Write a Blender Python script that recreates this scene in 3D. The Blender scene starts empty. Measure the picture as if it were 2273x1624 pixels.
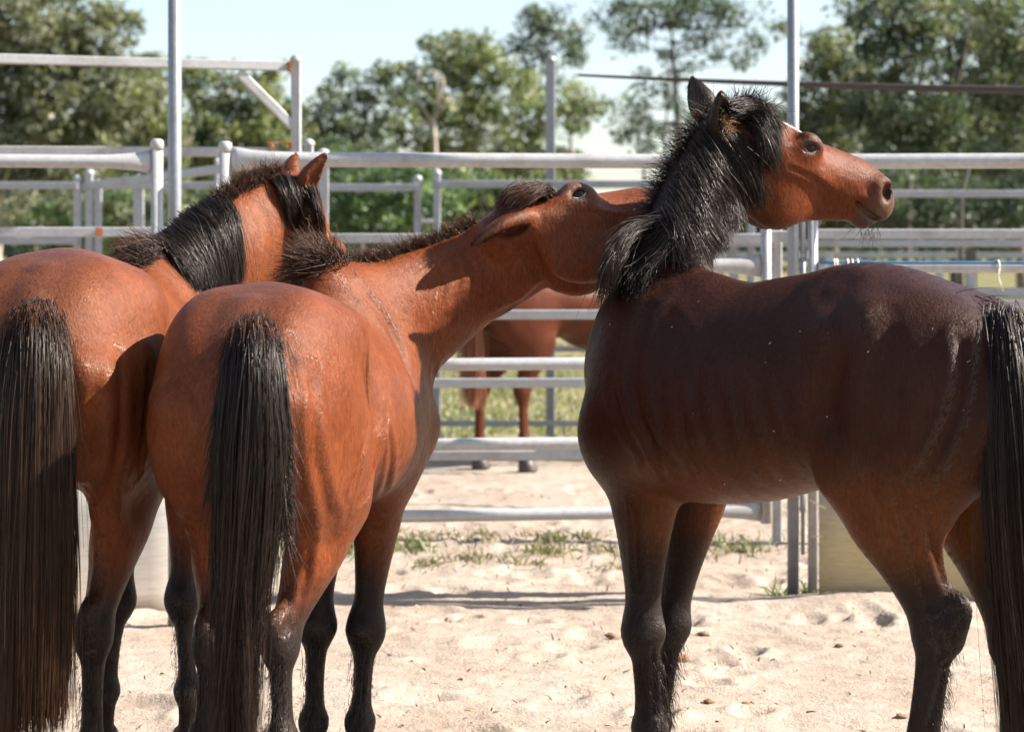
import bpy, math, random
import numpy as np
from mathutils import Vector, Matrix
random.seed(7)
rng = np.random.default_rng(11)
PI = math.pi
sc = bpy.context.scene

# ------------------------------------------------------------------ camera, sky, sun
CAM_H = 1.5
FPX = 4420.0
cam_d = bpy.data.cameras.new('camera')
cam = bpy.data.objects.new('camera', cam_d)
sc.collection.objects.link(cam)
cam.location = (0, 0, CAM_H)
cam.rotation_euler = (PI/2, 0, 0)
cam_d.sensor_width = 36
cam_d.lens = 36*FPX/2273
cam_d.shift_y = -272/2273
cam_d.clip_start = 0.1
cam_d.clip_end = 3000
cam_d.dof.use_dof = True
cam_d.dof.focus_distance = 5.3
cam_d.dof.aperture_fstop = 4.0
sc.camera = cam

SUN_EL = math.radians(38)
SUN_AZ = math.radians(1)      # 0 = towards +X, negative = towards the camera's side
sdir = Vector((math.cos(SUN_EL)*math.cos(SUN_AZ), math.cos(SUN_EL)*math.sin(SUN_AZ), math.sin(SUN_EL)))
w = bpy.data.worlds.new('World'); sc.world = w; w.use_nodes = True
wn = w.node_tree.nodes; wl = w.node_tree.links
sky = wn.new('ShaderNodeTexSky'); sky.sky_type = 'NISHITA'; sky.sun_disc = False
sky.sun_elevation = SUN_EL
sky.sun_rotation = math.atan2(sdir.x, sdir.y)
sky.air_density = 1.0; sky.dust_density = 0.9; sky.ozone_density = 1.2
wn['Background'].inputs[1].default_value = 0.068
hsv = wn.new('ShaderNodeHueSaturation'); hsv.inputs['Saturation'].default_value = .74; hsv.inputs['Value'].default_value = 1.08
wl.new(sky.outputs[0], hsv.inputs['Color']); wl.new(hsv.outputs[0], wn['Background'].inputs[0])
sun_d = bpy.data.lights.new('sun', 'SUN'); sun_d.energy = 5.0; sun_d.angle = math.radians(0.5)
sun_d.color = (1.0, 0.93, 0.84)
sun = bpy.data.objects.new('sun', sun_d); sc.collection.objects.link(sun)
sun.rotation_euler = (-sdir).to_track_quat('-Z', 'Y').to_euler()
sc.view_settings.view_transform = 'Standard'
sc.view_settings.look = 'None'
sc.view_settings.exposure = 1.6
sc.view_settings.gamma = 1.0
sc.view_settings.use_curve_mapping = False
sc.cycles.max_bounces = 8
sc.cycles.transparent_max_bounces = 8

# ------------------------------------------------------------------ helpers
def at(px, py, D):
    return Vector(((px-1136.5)/FPX*D, D, CAM_H+(540-py)/FPX*D))
def xat(px, D, z=0.0):
    return Vector(((px-1136.5)/FPX*D, D, z))
def link(o, parent=None):
    sc.collection.objects.link(o)
    if parent is not None:
        o.parent = parent
    return o
def tag(o, label=None, cat=None, group=None, kind=None):
    if label: o['label'] = label
    if cat: o['category'] = cat
    if group: o['group'] = group
    if kind: o['kind'] = kind
    return o
def thing(name, label, cat, loc=(0, 0, 0), group=None):
    o = bpy.data.objects.new(name, None)
    o.location = loc
    o.empty_display_size = 0.1
    link(o)
    return tag(o, label, cat, group)
def np_mesh(name, V, F, mat, parent=None, smooth=True, cols=None, nper=None):
    """V (n,3) world coordinates, F (m,k) faces. Parent empties are unrotated, so local = world - parent location."""
    V = np.asarray(V, dtype=np.float32)
    if parent is not None:
        V = V - np.array(parent.matrix_basis.translation if parent.parent is None else (parent.parent.matrix_basis.translation), dtype=np.float32)
    F = np.asarray(F, dtype=np.int32)
    k = F.shape[1]
    me = bpy.data.meshes.new(name)
    me.vertices.add(len(V)); me.vertices.foreach_set('co', V.ravel())
    me.loops.add(F.size); me.loops.foreach_set('vertex_index', F.ravel())
    me.polygons.add(len(F))
    me.polygons.foreach_set('loop_start', np.arange(0, F.size, k, dtype=np.int32))
    me.update(calc_edges=True)
    me.polygons.foreach_set('use_smooth', np.full(len(F), smooth, dtype=bool))
    if cols is not None:
        a = me.color_attributes.new('coat', 'FLOAT_COLOR', 'POINT')
        c4 = np.ones((len(V), 4), dtype=np.float32); c4[:, :3] = cols
        a.data.foreach_set('color', c4.ravel())
    me.validate()
    me.materials.append(mat)
    o = bpy.data.objects.new(name, me)
    return link(o, parent)

class MB:
    """collects pipes and boxes into one mesh"""
    def __init__(s): s.v = []; s.f = []; s.n = 0
    def add(s, V, F):
        s.v += [tuple(v) for v in V]; s.f += [tuple(i+s.n for i in f) for f in F]; s.n += len(V)
    def tube(s, pts, rads, seg=16, cap=True, up=None):
        pts = [Vector(p) for p in pts]
        if not hasattr(rads, '__len__'): rads = [rads]*len(pts)
        V = []; F = []
        prev = None
        for i, p in enumerate(pts):
            t = (pts[min(i+1, len(pts)-1)]-pts[max(i-1, 0)]).normalized()
            if prev is None:
                a = Vector((0, 0, 1)) if abs(t.z) < .9 else Vector((0, 1, 0))
                u = t.cross(a).normalized()
            else:
                u = (prev-t*prev.dot(t)).normalized()
            prev = u
            v = t.cross(u)
            r = rads[i]
            ra, rb = (r if hasattr(r, '__len__') else (r, r))
            for k in range(seg):
                a = 2*PI*k/seg
                V.append(p+u*math.cos(a)*ra+v*math.sin(a)*rb)
        for i in range(len(pts)-1):
            for k in range(seg):
                k2 = (k+1) % seg
                F.append((i*seg+k, i*seg+k2, (i+1)*seg+k2, (i+1)*seg+k))
        if cap:
            n = len(V)
            V.append(pts[0]); V.append(pts[-1])
            for k in range(seg):
                k2 = (k+1) % seg
                F.append((n, k2, k)); F.append((n+1, (len(pts)-1)*seg+k, (len(pts)-1)*seg+k2))
        s.add(V, F)
    def beam(s, p0, p1, wid, hei, bev=0.004, up=Vector((0, 0, 1))):
        """rectangular tube p0 to p1 with chamfered edges; wid across, hei along up"""
        p0 = Vector(p0); p1 = Vector(p1)
        t = (p1-p0).normalized()
        if abs(t.dot(up)) > .95: up = Vector((0, 1, 0))
        u = t.cross(up).normalized(); v = u.cross(t).normalized()
        a, b = wid/2, hei/2; c = min(bev, a*.4, b*.4)
        prof = [(a, b-c), (a-c, b), (-a+c, b), (-a, b-c), (-a, -b+c), (-a+c, -b), (a-c, -b), (a, -b+c)]
        V = [p+u*x+v*y for p in (p0, p1) for x, y in prof]
        F = [(k, (k+1) % 8, 8+(k+1) % 8, 8+k) for k in range(8)]
        F += [tuple(reversed(range(8))), tuple(range(8, 16))]
        s.add(V, F)
    def build(s, name, mat, parent=None, smooth=False):
        me = bpy.data.meshes.new(name)
        off = Vector((0, 0, 0))
        if parent is not None: off = parent.location
        me.from_pydata([tuple(Vector(v)-off) for v in s.v], [], s.f)
        me.update()
        if smooth:
            for p in me.polygons: p.use_smooth = len(p.vertices) == 4
        me.materials.append(mat)
        o = bpy.data.objects.new(name, me)
        return link(o, parent)

# ------------------------------------------------------------------ materials
def newmat(name):
    m = bpy.data.materials.new(name); m.use_nodes = True
    nt = m.node_tree
    return m, nt.nodes, nt.links, nt.nodes['Principled BSDF']
def ramp(n, stops):
    r = n.new('ShaderNodeValToRGB')
    e = r.color_ramp.elements
    while len(e) < len(stops): e.new(0.5)
    for i, (p, c) in enumerate(stops):
        e[i].position = p; e[i].color = (*c, 1)
    return r
def noise(n, l, scale, detail=4, rough=.6, vec=None, scl=None):
    t = n.new('ShaderNodeTexNoise'); t.inputs['Scale'].default_value = scale
    t.inputs['Detail'].default_value = detail; t.inputs['Roughness'].default_value = rough
    if vec is not None:
        if scl:
            mp = n.new('ShaderNodeMapping'); mp.inputs['Scale'].default_value = scl
            l.new(vec, mp.inputs['Vector']); vec = mp.outputs[0]
        l.new(vec, t.inputs['Vector'])
    return t

def galv(name, col=(.42, .42, .425), rust=0.0):
    m, n, l, b = newmat(name)
    tc = n.new('ShaderNodeTexCoord')
    n1 = noise(n, l, 35, 5, .7, tc.outputs['Object'])
    n2 = noise(n, l, 3.2, 4, .6, tc.outputs['Object'])
    r = ramp(n, [(.3, tuple(c*.82 for c in col)), (.7, tuple(min(1, c*1.08) for c in col))])
    l.new(n1.outputs['Fac'], r.inputs[0])
    mx = n.new('ShaderNodeMixRGB'); mx.blend_type = 'MULTIPLY'; mx.inputs[0].default_value = .5
    r2 = ramp(n, [(.33, (.62, .53, .45)), (.52, (1, 1, 1))])
    l.new(n2.outputs['Fac'], r2.inputs[0]); l.new(r.outputs[0], mx.inputs[1]); l.new(r2.outputs[0], mx.inputs[2])
    out = mx.outputs[0]
    if rust:
        n3 = noise(n, l, 9, 6, .7, tc.outputs['Object'])
        r3 = ramp(n, [(.60-rust*.3, (0, 0, 0)), (.66-rust*.3, (1, 1, 1))])
        l.new(n3.outputs['Fac'], r3.inputs[0])
        m2 = n.new('ShaderNodeMixRGB'); l.new(r3.outputs[0], m2.inputs[0]); l.new(out, m2.inputs[1])
        m2.inputs[2].default_value = (.36, .11, .035, 1); out = m2.outputs[0]
    l.new(out, b.inputs['Base Color'])
    b.inputs['Metallic'].default_value = .25
    b.inputs['Roughness'].default_value = .48
    bp = n.new('ShaderNodeBump'); bp.inputs['Strength'].default_value = .15; bp.inputs['Distance'].default_value = .004
    l.new(n1.outputs['Fac'], bp.inputs['Height']); l.new(bp.outputs[0], b.inputs['Normal'])
    return m
M = {}
M['galv'] = galv('galvanised_steel')
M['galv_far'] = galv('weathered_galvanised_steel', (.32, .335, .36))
M['galv_rust'] = galv('rusted_galvanised_steel', (.38, .36, .34), .35)
M['galv_dull'] = galv('dull_grey_steel', (.27, .285, .31))
M['galv_dull'].node_tree.nodes['Principled BSDF'].inputs['Metallic'].default_value = .55
M['rust'] = galv('rust', (.40, .16, .07), .6)

def plain(name, col, rough=.7, nscale=20, var=.25, metallic=0, bump=.0, coords='Object', detail=4):
    m, n, l, b = newmat(name)
    tc = n.new('ShaderNodeTexCoord')
    n1 = noise(n, l, nscale, detail, .6, tc.outputs[coords])
    r = ramp(n, [(.3, tuple(c*(1-var) for c in col)), (.7, tuple(min(1, c*(1+var)) for c in col))])
    l.new(n1.outputs['Fac'], r.inputs[0]); l.new(r.outputs[0], b.inputs['Base Color'])
    b.inputs['Roughness'].default_value = rough; b.inputs['Metallic'].default_value = metallic
    if bump:
        bp = n.new('ShaderNodeBump'); bp.inputs['Strength'].default_value = bump; bp.inputs['Distance'].default_value = .01
        l.new(n1.outputs['Fac'], bp.inputs['Height']); l.new(bp.outputs[0], b.inputs['Normal'])
    return m
M['dark_beam'] = plain('dark_brown_steel', (.045, .032, .028), .6)
M['blue'] = plain('blue_plastic', (.05, .15, .28), .5)
M['twine'] = plain('twine', (.75, .72, .62), .8)
M['straw'] = plain('straw', (.70, .58, .34), .8)
M['twig'] = plain('twig', (.16, .10, .06), .9)
M['clod'] = plain('dirt_clod', (.20, .11, .06), .95, 60, .4, bump=.4)
M['hoof'] = plain('hoof_horn', (.045, .036, .03), .5, 30, .3)

def coat_material():
    m, n, l, b = newmat('horse_coat')
    tc = n.new('ShaderNodeTexCoord')
    at_ = n.new('ShaderNodeVertexColor'); at_.layer_name = 'coat'
    # short hair streaks lying down the body
    hair = noise(n, l, 1.0, 5, .75, tc.outputs['Object'], (150, 150, 34))
    blot = noise(n, l, 9, 4, .55, tc.outputs['Object'])
    mot = noise(n, l, 55, 4, .6, tc.outputs['Object'])
    r = ramp(n, [(.32, (.60, .56, .54)), (.68, (1.35, 1.35, 1.35))]); l.new(hair.outputs['Fac'], r.inputs[0])
    r2 = ramp(n, [(.30, (.72, .68, .66)), (.70, (1.2, 1.2, 1.2))]); l.new(blot.outputs['Fac'], r2.inputs[0])
    m1 = n.new('ShaderNodeMixRGB'); m1.blend_type = 'MULTIPLY'; m1.inputs[0].default_value = 1
    l.new(at_.outputs[0], m1.inputs[1]); l.new(r.outputs[0], m1.inputs[2])
    m2 = n.new('ShaderNodeMixRGB'); m2.blend_type = 'MULTIPLY'; m2.inputs[0].default_value = .8
    l.new(m1.outputs[0], m2.inputs[1]); l.new(r2.outputs[0], m2.inputs[2])
    l.new(m2.outputs[0], b.inputs['Base Color'])
    rr = n.new('ShaderNodeMapRange'); rr.inputs['From Min'].default_value = .3; rr.inputs['From Max'].default_value = .7
    rr.inputs['To Min'].default_value = .32; rr.inputs['To Max'].default_value = .48
    l.new(mot.outputs['Fac'], rr.inputs['Value']); l.new(rr.outputs[0], b.inputs['Roughness'])
    b.inputs['Specular IOR Level'].default_value = .18
    b.inputs['Specular Tint'].default_value = (1, .84, .74, 1)
    b.inputs['Coat Weight'].default_value = .0
    b.inputs['Coat Roughness'].default_value = .28
    b.inputs['Coat Tint'].default_value = (1, .9, .82, 1)
    bp = n.new('ShaderNodeBump'); bp.inputs['Strength'].default_value = .75; bp.inputs['Distance'].default_value = .0034
    l.new(hair.outputs['Fac'], bp.inputs['Height'])
    b2 = n.new('ShaderNodeBump'); b2.inputs['Strength'].default_value = .35; b2.inputs['Distance'].default_value = .006
    l.new(mot.outputs['Fac'], b2.inputs['Height']); l.new(bp.outputs[0], b2.inputs['Normal'])
    b3 = n.new('ShaderNodeBump'); b3.inputs['Strength'].default_value = .2; b3.inputs['Distance'].default_value = .012
    l.new(blot.outputs['Fac'], b3.inputs['Height']); l.new(b2.outputs[0], b3.inputs['Normal'])
    l.new(b3.outputs[0], b.inputs['Normal'])
    return m
M['coat'] = coat_material()

def hair_material(name, root, tip, rough=.35):
    m, n, l, b = newmat(name)
    at_ = n.new('ShaderNodeVertexColor'); at_.layer_name = 'coat'
    l.new(at_.outputs[0], b.inputs['Base Color'])
    b.inputs['Roughness'].default_value = rough
    b.inputs['Specular IOR Level'].default_value = .32
    b.inputs['Specular Tint'].default_value = (1, .9, .85, 1)
    m['root'] = root; m['tip'] = tip
    return m
M['hair_black'] = hair_material('black_hair', (.012, .009, .008), (.022, .015, .011), .36)
M['hair_brown'] = hair_material('brown_hair', (.012, .007, .005), (.065, .026, .012), .45)
M['hair_tail'] = hair_material('tail_hair', (.011, .008, .007), (.024, .015, .011), .38)
M['hair_dock'] = hair_material('dock_hair', (.075, .024, .010), (.02, .011, .008), .5)

def eye_material():
    m, n, l, b = newmat('eyeball')
    b.inputs['Base Color'].default_value = (.012, .008, .006, 1)
    b.inputs['Roughness'].default_value = .12
    b.inputs['IOR'].default_value = 1.36
    return m
M['eye'] = eye_material()
M['sclera'] = plain('eye_white', (.55, .5, .48), .2, 40, .1)

# ------------------------------------------------------------------ hair
def strands(name, parent, C, r0, r1, mat, colvar=.35):
    """C (n,k,3) world space curves -> three sided tapering strands in one mesh"""
    n, k, _ = C.shape
    T = np.gradient(C, axis=1); T /= np.linalg.norm(T, axis=2, keepdims=True)+1e-9
    R = rng.normal(size=(n, 1, 3)); R = np.broadcast_to(R, T.shape)
    U = np.cross(T, R); U /= np.linalg.norm(U, axis=2, keepdims=True)+1e-9
    W = np.cross(T, U)
    t = np.linspace(0, 1, k)[None, :, None]
    rad = (r0*(1-t)+r1*t)*rng.uniform(.7, 1.3, (n, 1, 1))
    V = np.stack([C+(U*math.cos(a)+W*math.sin(a))*rad for a in (0, 2*PI/3, 4*PI/3)], axis=2)   # n,k,3,3
    base = (np.arange(n)*k*3)[:, None, None]
    i = np.arange(k-1)[None, :, None]; s = np.arange(3)[None, None, :]; s2 = (s+1) % 3
    a = base+i*3+s; b = base+i*3+s2; c = base+(i+1)*3+s2; d = base+(i+1)*3+s
    F = np.stack([a, b, c, d], axis=-1).reshape(-1, 4)
    root = np.array(mat['root']); tip = np.array(mat['tip'])
    mixv = np.clip(t*rng.uniform(.3, 1.3, (n, 1, 1))+(rng.uniform(0, 1, (n, 1, 1)) < .12)*.6, 0, 1)
    col = (root*(1-mixv)+tip*mixv)*rng.uniform(1-colvar, 1+colvar, (n, 1, 1))
    cols = np.repeat(col[:, :, None, :], 3, axis=2).reshape(-1, 3)
    return np_mesh(name, V.reshape(-1, 3), F, mat, parent, True, cols)

def resample(P, k):
    """catmull-rom through control points P (m,d) -> (k,d)"""
    P = np.asarray(P, dtype=float)
    m = len(P)
    E = np.vstack([2*P[0]-P[1], P, 2*P[-1]-P[-2]])
    ts = np.linspace(0, m-1, k)
    i = np.minimum(ts.astype(int), m-2); f = (ts-i)[:, None]
    p0, p1, p2, p3 = E[i], E[i+1], E[i+2], E[i+3]
    return .5*((2*p1)+(-p0+p2)*f+(2*p0-5*p1+4*p2-p3)*f**2+(-p0+3*p1-3*p2+p3)*f**3)

def guide_hair(name, parent, guides, n, mat, k=12, r0=.0011, r1=.0004, root_j=.012, tip_j=.04, clump=.6, nclump=60,
               lenvar=.25, frizz=.006, thick=None, colvar=.35, wave=0.0, startvar=0.0):
    """guides: list of control polylines (world Vectors). Strands interpolate between neighbouring guides."""
    G = np.array([resample([tuple(p) for p in g], k) for g in guides])      # g,k,3
    g = len(G)
    def sample(u, jr, jt):
        m = len(u)
        i = np.minimum(u.astype(int), g-2) if g > 1 else np.zeros(m, int)
        f = (u-i)[:, None, None]
        C = G[i]*(1-f)+(G[np.minimum(i+1, g-1)])*f
        t = np.linspace(0, 1, k)[None, :, None]
        off = rng.normal(size=(m, 1, 3)); off2 = rng.normal(size=(m, 1, 3))
        fly = 1+1.5*(rng.uniform(0, 1, (m, 1, 1)) < .06)
        return C+off*jr*(1-t)+off2*jt*fly*t**1.2
    if g > 1: cu = rng.uniform(0, g-1, nclump)
    else: cu = np.zeros(nclump)
    CL = sample(cu, root_j, tip_j)
    u = rng.uniform(0, g-1, n) if g > 1 else np.zeros(n)
    S = sample(u, root_j, tip_j)
    if wave:
        tq = np.linspace(0, 1, k)[None, :, None]
        CL = CL+wave*np.sin(tq*rng.uniform(3, 8, (nclump, 1, 1))+rng.uniform(0, 6.28, (nclump, 1, 3)))*tq**.7
        CL = CL+wave*.4*np.sin(tq*rng.uniform(9, 18, (nclump, 1, 1))+rng.uniform(0, 6.28, (nclump, 1, 3)))*tq**.7
    # nearest clump by root and parameter
    d = ((S[:, 0][:, None]-CL[:, 0][None])**2).sum(-1)+((S[:, k//2][:, None]-CL[:, k//2][None])**2).sum(-1)
    j = d.argmin(1)
    t = np.linspace(0, 1, k)[None, :, None]
    wgt = clump*t**.8*rng.uniform(.55, 1.0, (n, 1, 1))
    S = S*(1-wgt)+CL[j]*wgt
    # low frequency waviness
    ph = rng.uniform(0, 6.28, (n, 1, 3)); am = rng.uniform(0, 1, (n, 1, 3))
    S = S+frizz*am*np.sin(t*rng.uniform(3, 9, (n, 1, 1))+ph)*t
    # length variation: keep only the first part
    lv = 1-lenvar*rng.uniform(0, 1, n)**1.5
    s0 = startvar*rng.uniform(0, 1, n)**1.3
    tt = (s0[:, None]+np.linspace(0, 1, k)[None, :]*(lv-s0)[:, None])*(k-1)
    i0 = np.minimum(tt.astype(int), k-2); ff = (tt-i0)[..., None]
    S = np.take_along_axis(S, i0[..., None].repeat(3, 2), 1)*(1-ff)+np.take_along_axis(S, (i0+1)[..., None].repeat(3, 2), 1)*ff
    return strands(name, parent, S, r0, r1, mat, colvar)

# ------------------------------------------------------------------ implicit body sculptor
class Sculpt:
    def __init__(s, lo, hi, h):
        s.h = h; s.lo = np.array(lo, dtype=np.float32)
        s.n = np.ceil((np.array(hi)-np.array(lo))/h).astype(int)+1
        s.F = np.full(s.n, .3, dtype=np.float32)
        s.ax = [s.lo[i]+np.arange(s.n[i], dtype=np.float32)*h for i in range(3)]
    def box(s, lo, hi, pad):
        a = np.clip(np.floor((np.array(lo)-pad-s.lo)/s.h).astype(int), 0, s.n)
        b = np.clip(np.ceil((np.array(hi)+pad-s.lo)/s.h).astype(int)+1, 0, s.n)
        return tuple(slice(a[i], b[i]) for i in range(3))
    def pts(s, sl):
        return s.ax[0][sl[0]][:, None, None], s.ax[1][sl[1]][None, :, None], s.ax[2][sl[2]][None, None, :]
    def put(s, sl, d, k, mode):
        f = s.F[sl]
        if mode == 'add':
            if k > 0:
                hh = np.maximum(k-np.abs(f-d), 0)/k
                s.F[sl] = np.minimum(f, d)-hh*hh*k*.25
            else: s.F[sl] = np.minimum(f, d)
        else:
            d = -d
            if k > 0:
                hh = np.maximum(k-np.abs(f-d), 0)/k
                s.F[sl] = np.maximum(f, d)+hh*hh*k*.25
            else: s.F[sl] = np.maximum(f, d)
    def ell(s, c, r, axes=None, k=.03, mode='add'):
        """ellipsoid; axes = 3 unit vectors for the three radii"""
        if axes is None: axes = [(1, 0, 0), (0, 1, 0), (0, 0, 1)]
        c = np.array(c, dtype=np.float32); R = max(r)
        sl = s.box(c-R, c+R, k+.01)
        x, y, z = s.pts(sl); x = x-c[0]; y = y-c[1]; z = z-c[2]
        k0 = 0; k1 = 0
        for a, rr in zip(axes, r):
            q = x*a[0]+y*a[1]+z*a[2]
            k0 = k0+(q/rr)**2; k1 = k1+(q/rr**2)**2
        k0 = np.sqrt(k0); k1 = np.sqrt(k1)+1e-6
        s.put(sl, k0*(k0-1)/k1, k, mode)
    def chain(s, st, side, k=.04, sub=5, mode='add', egg=None):
        """st: list of (point, a, b); side: one vector or a list per station (direction of a). b runs along cross(dir, side)."""
        P = np.array([tuple(p)+(a, b) for p, a, b in [(tuple(q[0]), q[1], q[2]) for q in st]], dtype=float)
        m = len(P)
        if not isinstance(side, list): side = [side]*m
        S = np.array([tuple(v) for v in side], dtype=float)
        E = np.zeros((m, 1)) if egg is None else np.array(egg, dtype=float)[:, None]
        Q = resample(np.hstack([P, S, E]), (m-1)*sub+1) if m > 2 else resample(np.hstack([P, S, E]), 4)
        mr = Q[:, 3:5].max()
        lo = (Q[:, :3]-Q[:, 3:5].max(1, keepdims=True)*1.15).min(0); hi = (Q[:, :3]+Q[:, 3:5].max(1, keepdims=True)*1.15).max(0)
        big = s.box(lo, hi, k+.012)
        shp = tuple(q.stop-q.start for q in big)
        if min(shp) <= 0: return
        D = np.full(shp, .3, dtype=np.float32)
        for i in range(len(Q)-1):
            c0, c1 = Q[i, :3], Q[i+1, :3]
            ax = c1-c0; L = np.linalg.norm(ax)
            if L < 1e-6: continue
            ax = ax/L
            sd = Q[i, 5:8]+Q[i+1, 5:8]; sd = sd-ax*sd.dot(ax); sd /= np.linalg.norm(sd)
            vv = np.cross(ax, sd)
            R = max(Q[i, 3:5].max(), Q[i+1, 3:5].max())*1.15
            sl = s.box(np.minimum(c0, c1)-R, np.maximum(c0, c1)+R, k+.012)
            sl = tuple(slice(max(a_.start, b_.start), min(a_.stop, b_.stop)) for a_, b_ in zip(sl, big))
            loc = tuple(slice(a.start-b.start, a.stop-b.start) for a, b in zip(sl, big))
            if any(q.stop <= q.start for q in sl): continue
            x, y, z = s.pts(sl)
            x = x-np.float32(c0[0]); y = y-np.float32(c0[1]); z = z-np.float32(c0[2])
            tt = x*ax[0]+y*ax[1]+z*ax[2]
            t = np.clip(tt/L, 0, 1)
            wv = tt-t*L
            u = x*sd[0]+y*sd[1]+z*sd[2]; v = x*vv[0]+y*vv[1]+z*vv[2]
            a = Q[i, 3]*(1-t)+Q[i+1, 3]*t; b = Q[i, 4]*(1-t)+Q[i+1, 4]*t
            e = (Q[i, 8]+Q[i+1, 8])/2
            if abs(e) > 1e-3: a = a*(1-e*np.clip(v/b, -1, 1))
            cap = np.minimum(a, b)
            k0 = np.sqrt((u/a)**2+(v/b)**2+(wv/cap)**2)
            k1 = np.sqrt((u/a**2)**2+(v/b**2)**2+(wv/cap**2)**2)+1e-6
            d = (k0*(k0-1)/k1).astype(np.float32)
            D[loc] = np.minimum(D[loc], d)
        s.put(big, D, k, mode)
    def mesh(s):
        F = s.F; nx, ny, nz = F.shape
        S = F < 0
        cnt = np.zeros((nx-1, ny-1, nz-1), dtype=np.uint8)
        offs = [(i, j, k) for i in (0, 1) for j in (0, 1) for k in (0, 1)]
        for o in offs: cnt += S[o[0]:nx-1+o[0], o[1]:ny-1+o[1], o[2]:nz-1+o[2]]
        act = (cnt > 0) & (cnt < 8)
        ids = np.argwhere(act)
        idx = np.full(act.shape, -1, dtype=np.int32); idx[act] = np.arange(len(ids))
        val = {o: F[ids[:, 0]+o[0], ids[:, 1]+o[1], ids[:, 2]+o[2]] for o in offs}
        acc = np.zeros((len(ids), 3)); num = np.zeros(len(ids))
        for o in offs:
            for a in range(3):
                if o[a] == 0:
                    p = list(o); p[a] = 1; p = tuple(p)
                    v0, v1 = val[o], val[p]
                    m = (v0 < 0) != (v1 < 0)
                    t = np.where(m, v0/np.where(m, v0-v1, 1), 0)
                    q = np.array(o, dtype=float)[None].repeat(len(ids), 0); q[:, a] += t
                    acc[m] += q[m]; num[m] += 1
        V = s.lo+s.h*(ids+acc/num[:, None])
        quads = []
        for a in range(3):
            b, c = (a+1) % 3, (a+2) % 3
            s0 = [slice(0, None)]*3; s1 = [slice(0, None)]*3
            s0[a] = slice(0, -1); s1[a] = slice(1, None)
            A, B = S[tuple(s0)], S[tuple(s1)]
            e = np.argwhere(A != B)
            ok = (e[:, b] > 0) & (e[:, c] > 0) & (e[:, b] < F.shape[b]-1) & (e[:, c] < F.shape[c]-1)
            e = e[ok]
            sgn = A[e[:, 0], e[:, 1], e[:, 2]]
            def cell(db, dc):
                q = e.copy(); q[:, b] -= db; q[:, c] -= dc
                return idx[q[:, 0], q[:, 1], q[:, 2]]
            q = np.stack([cell(1, 1), cell(0, 1), cell(0, 0), cell(1, 0)], 1)
            q = np.where(sgn[:, None], q, q[:, ::-1])
            quads.append(q)
        Q = np.vstack(quads)
        Q = Q[(Q >= 0).all(1)]
        # light smoothing
        for it in range(2):
            acc = np.zeros_like(V); n = np.zeros(len(V))
            for i in range(4):
                a, b = Q[:, i], Q[:, (i+1) % 4]
                for ax in range(3):
                    acc[:, ax] += np.bincount(a, V[b, ax], len(V))+np.bincount(b, V[a, ax], len(V))
                n += np.bincount(a, minlength=len(V))+np.bincount(b, minlength=len(V))
            V = V*.5+.5*acc/np.maximum(n, 1)[:, None]
        return V, Q

def sstep(x, a, b):
    t = np.clip((x-a)/(b-a), 0, 1); return t*t*(3-2*t)
def segdist(V, a, b):
    a = np.array(a); b = np.array(b); ab = b-a
    t = np.clip(((V-a)@ab)/(ab@ab), 0, 1)
    return np.linalg.norm(V-(a+t[:, None]*ab), axis=1)
def v3(p): return np.array(tuple(p), dtype=float)
def nrm(v):
    v = np.array(v, dtype=float); return v/np.linalg.norm(v)

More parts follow.
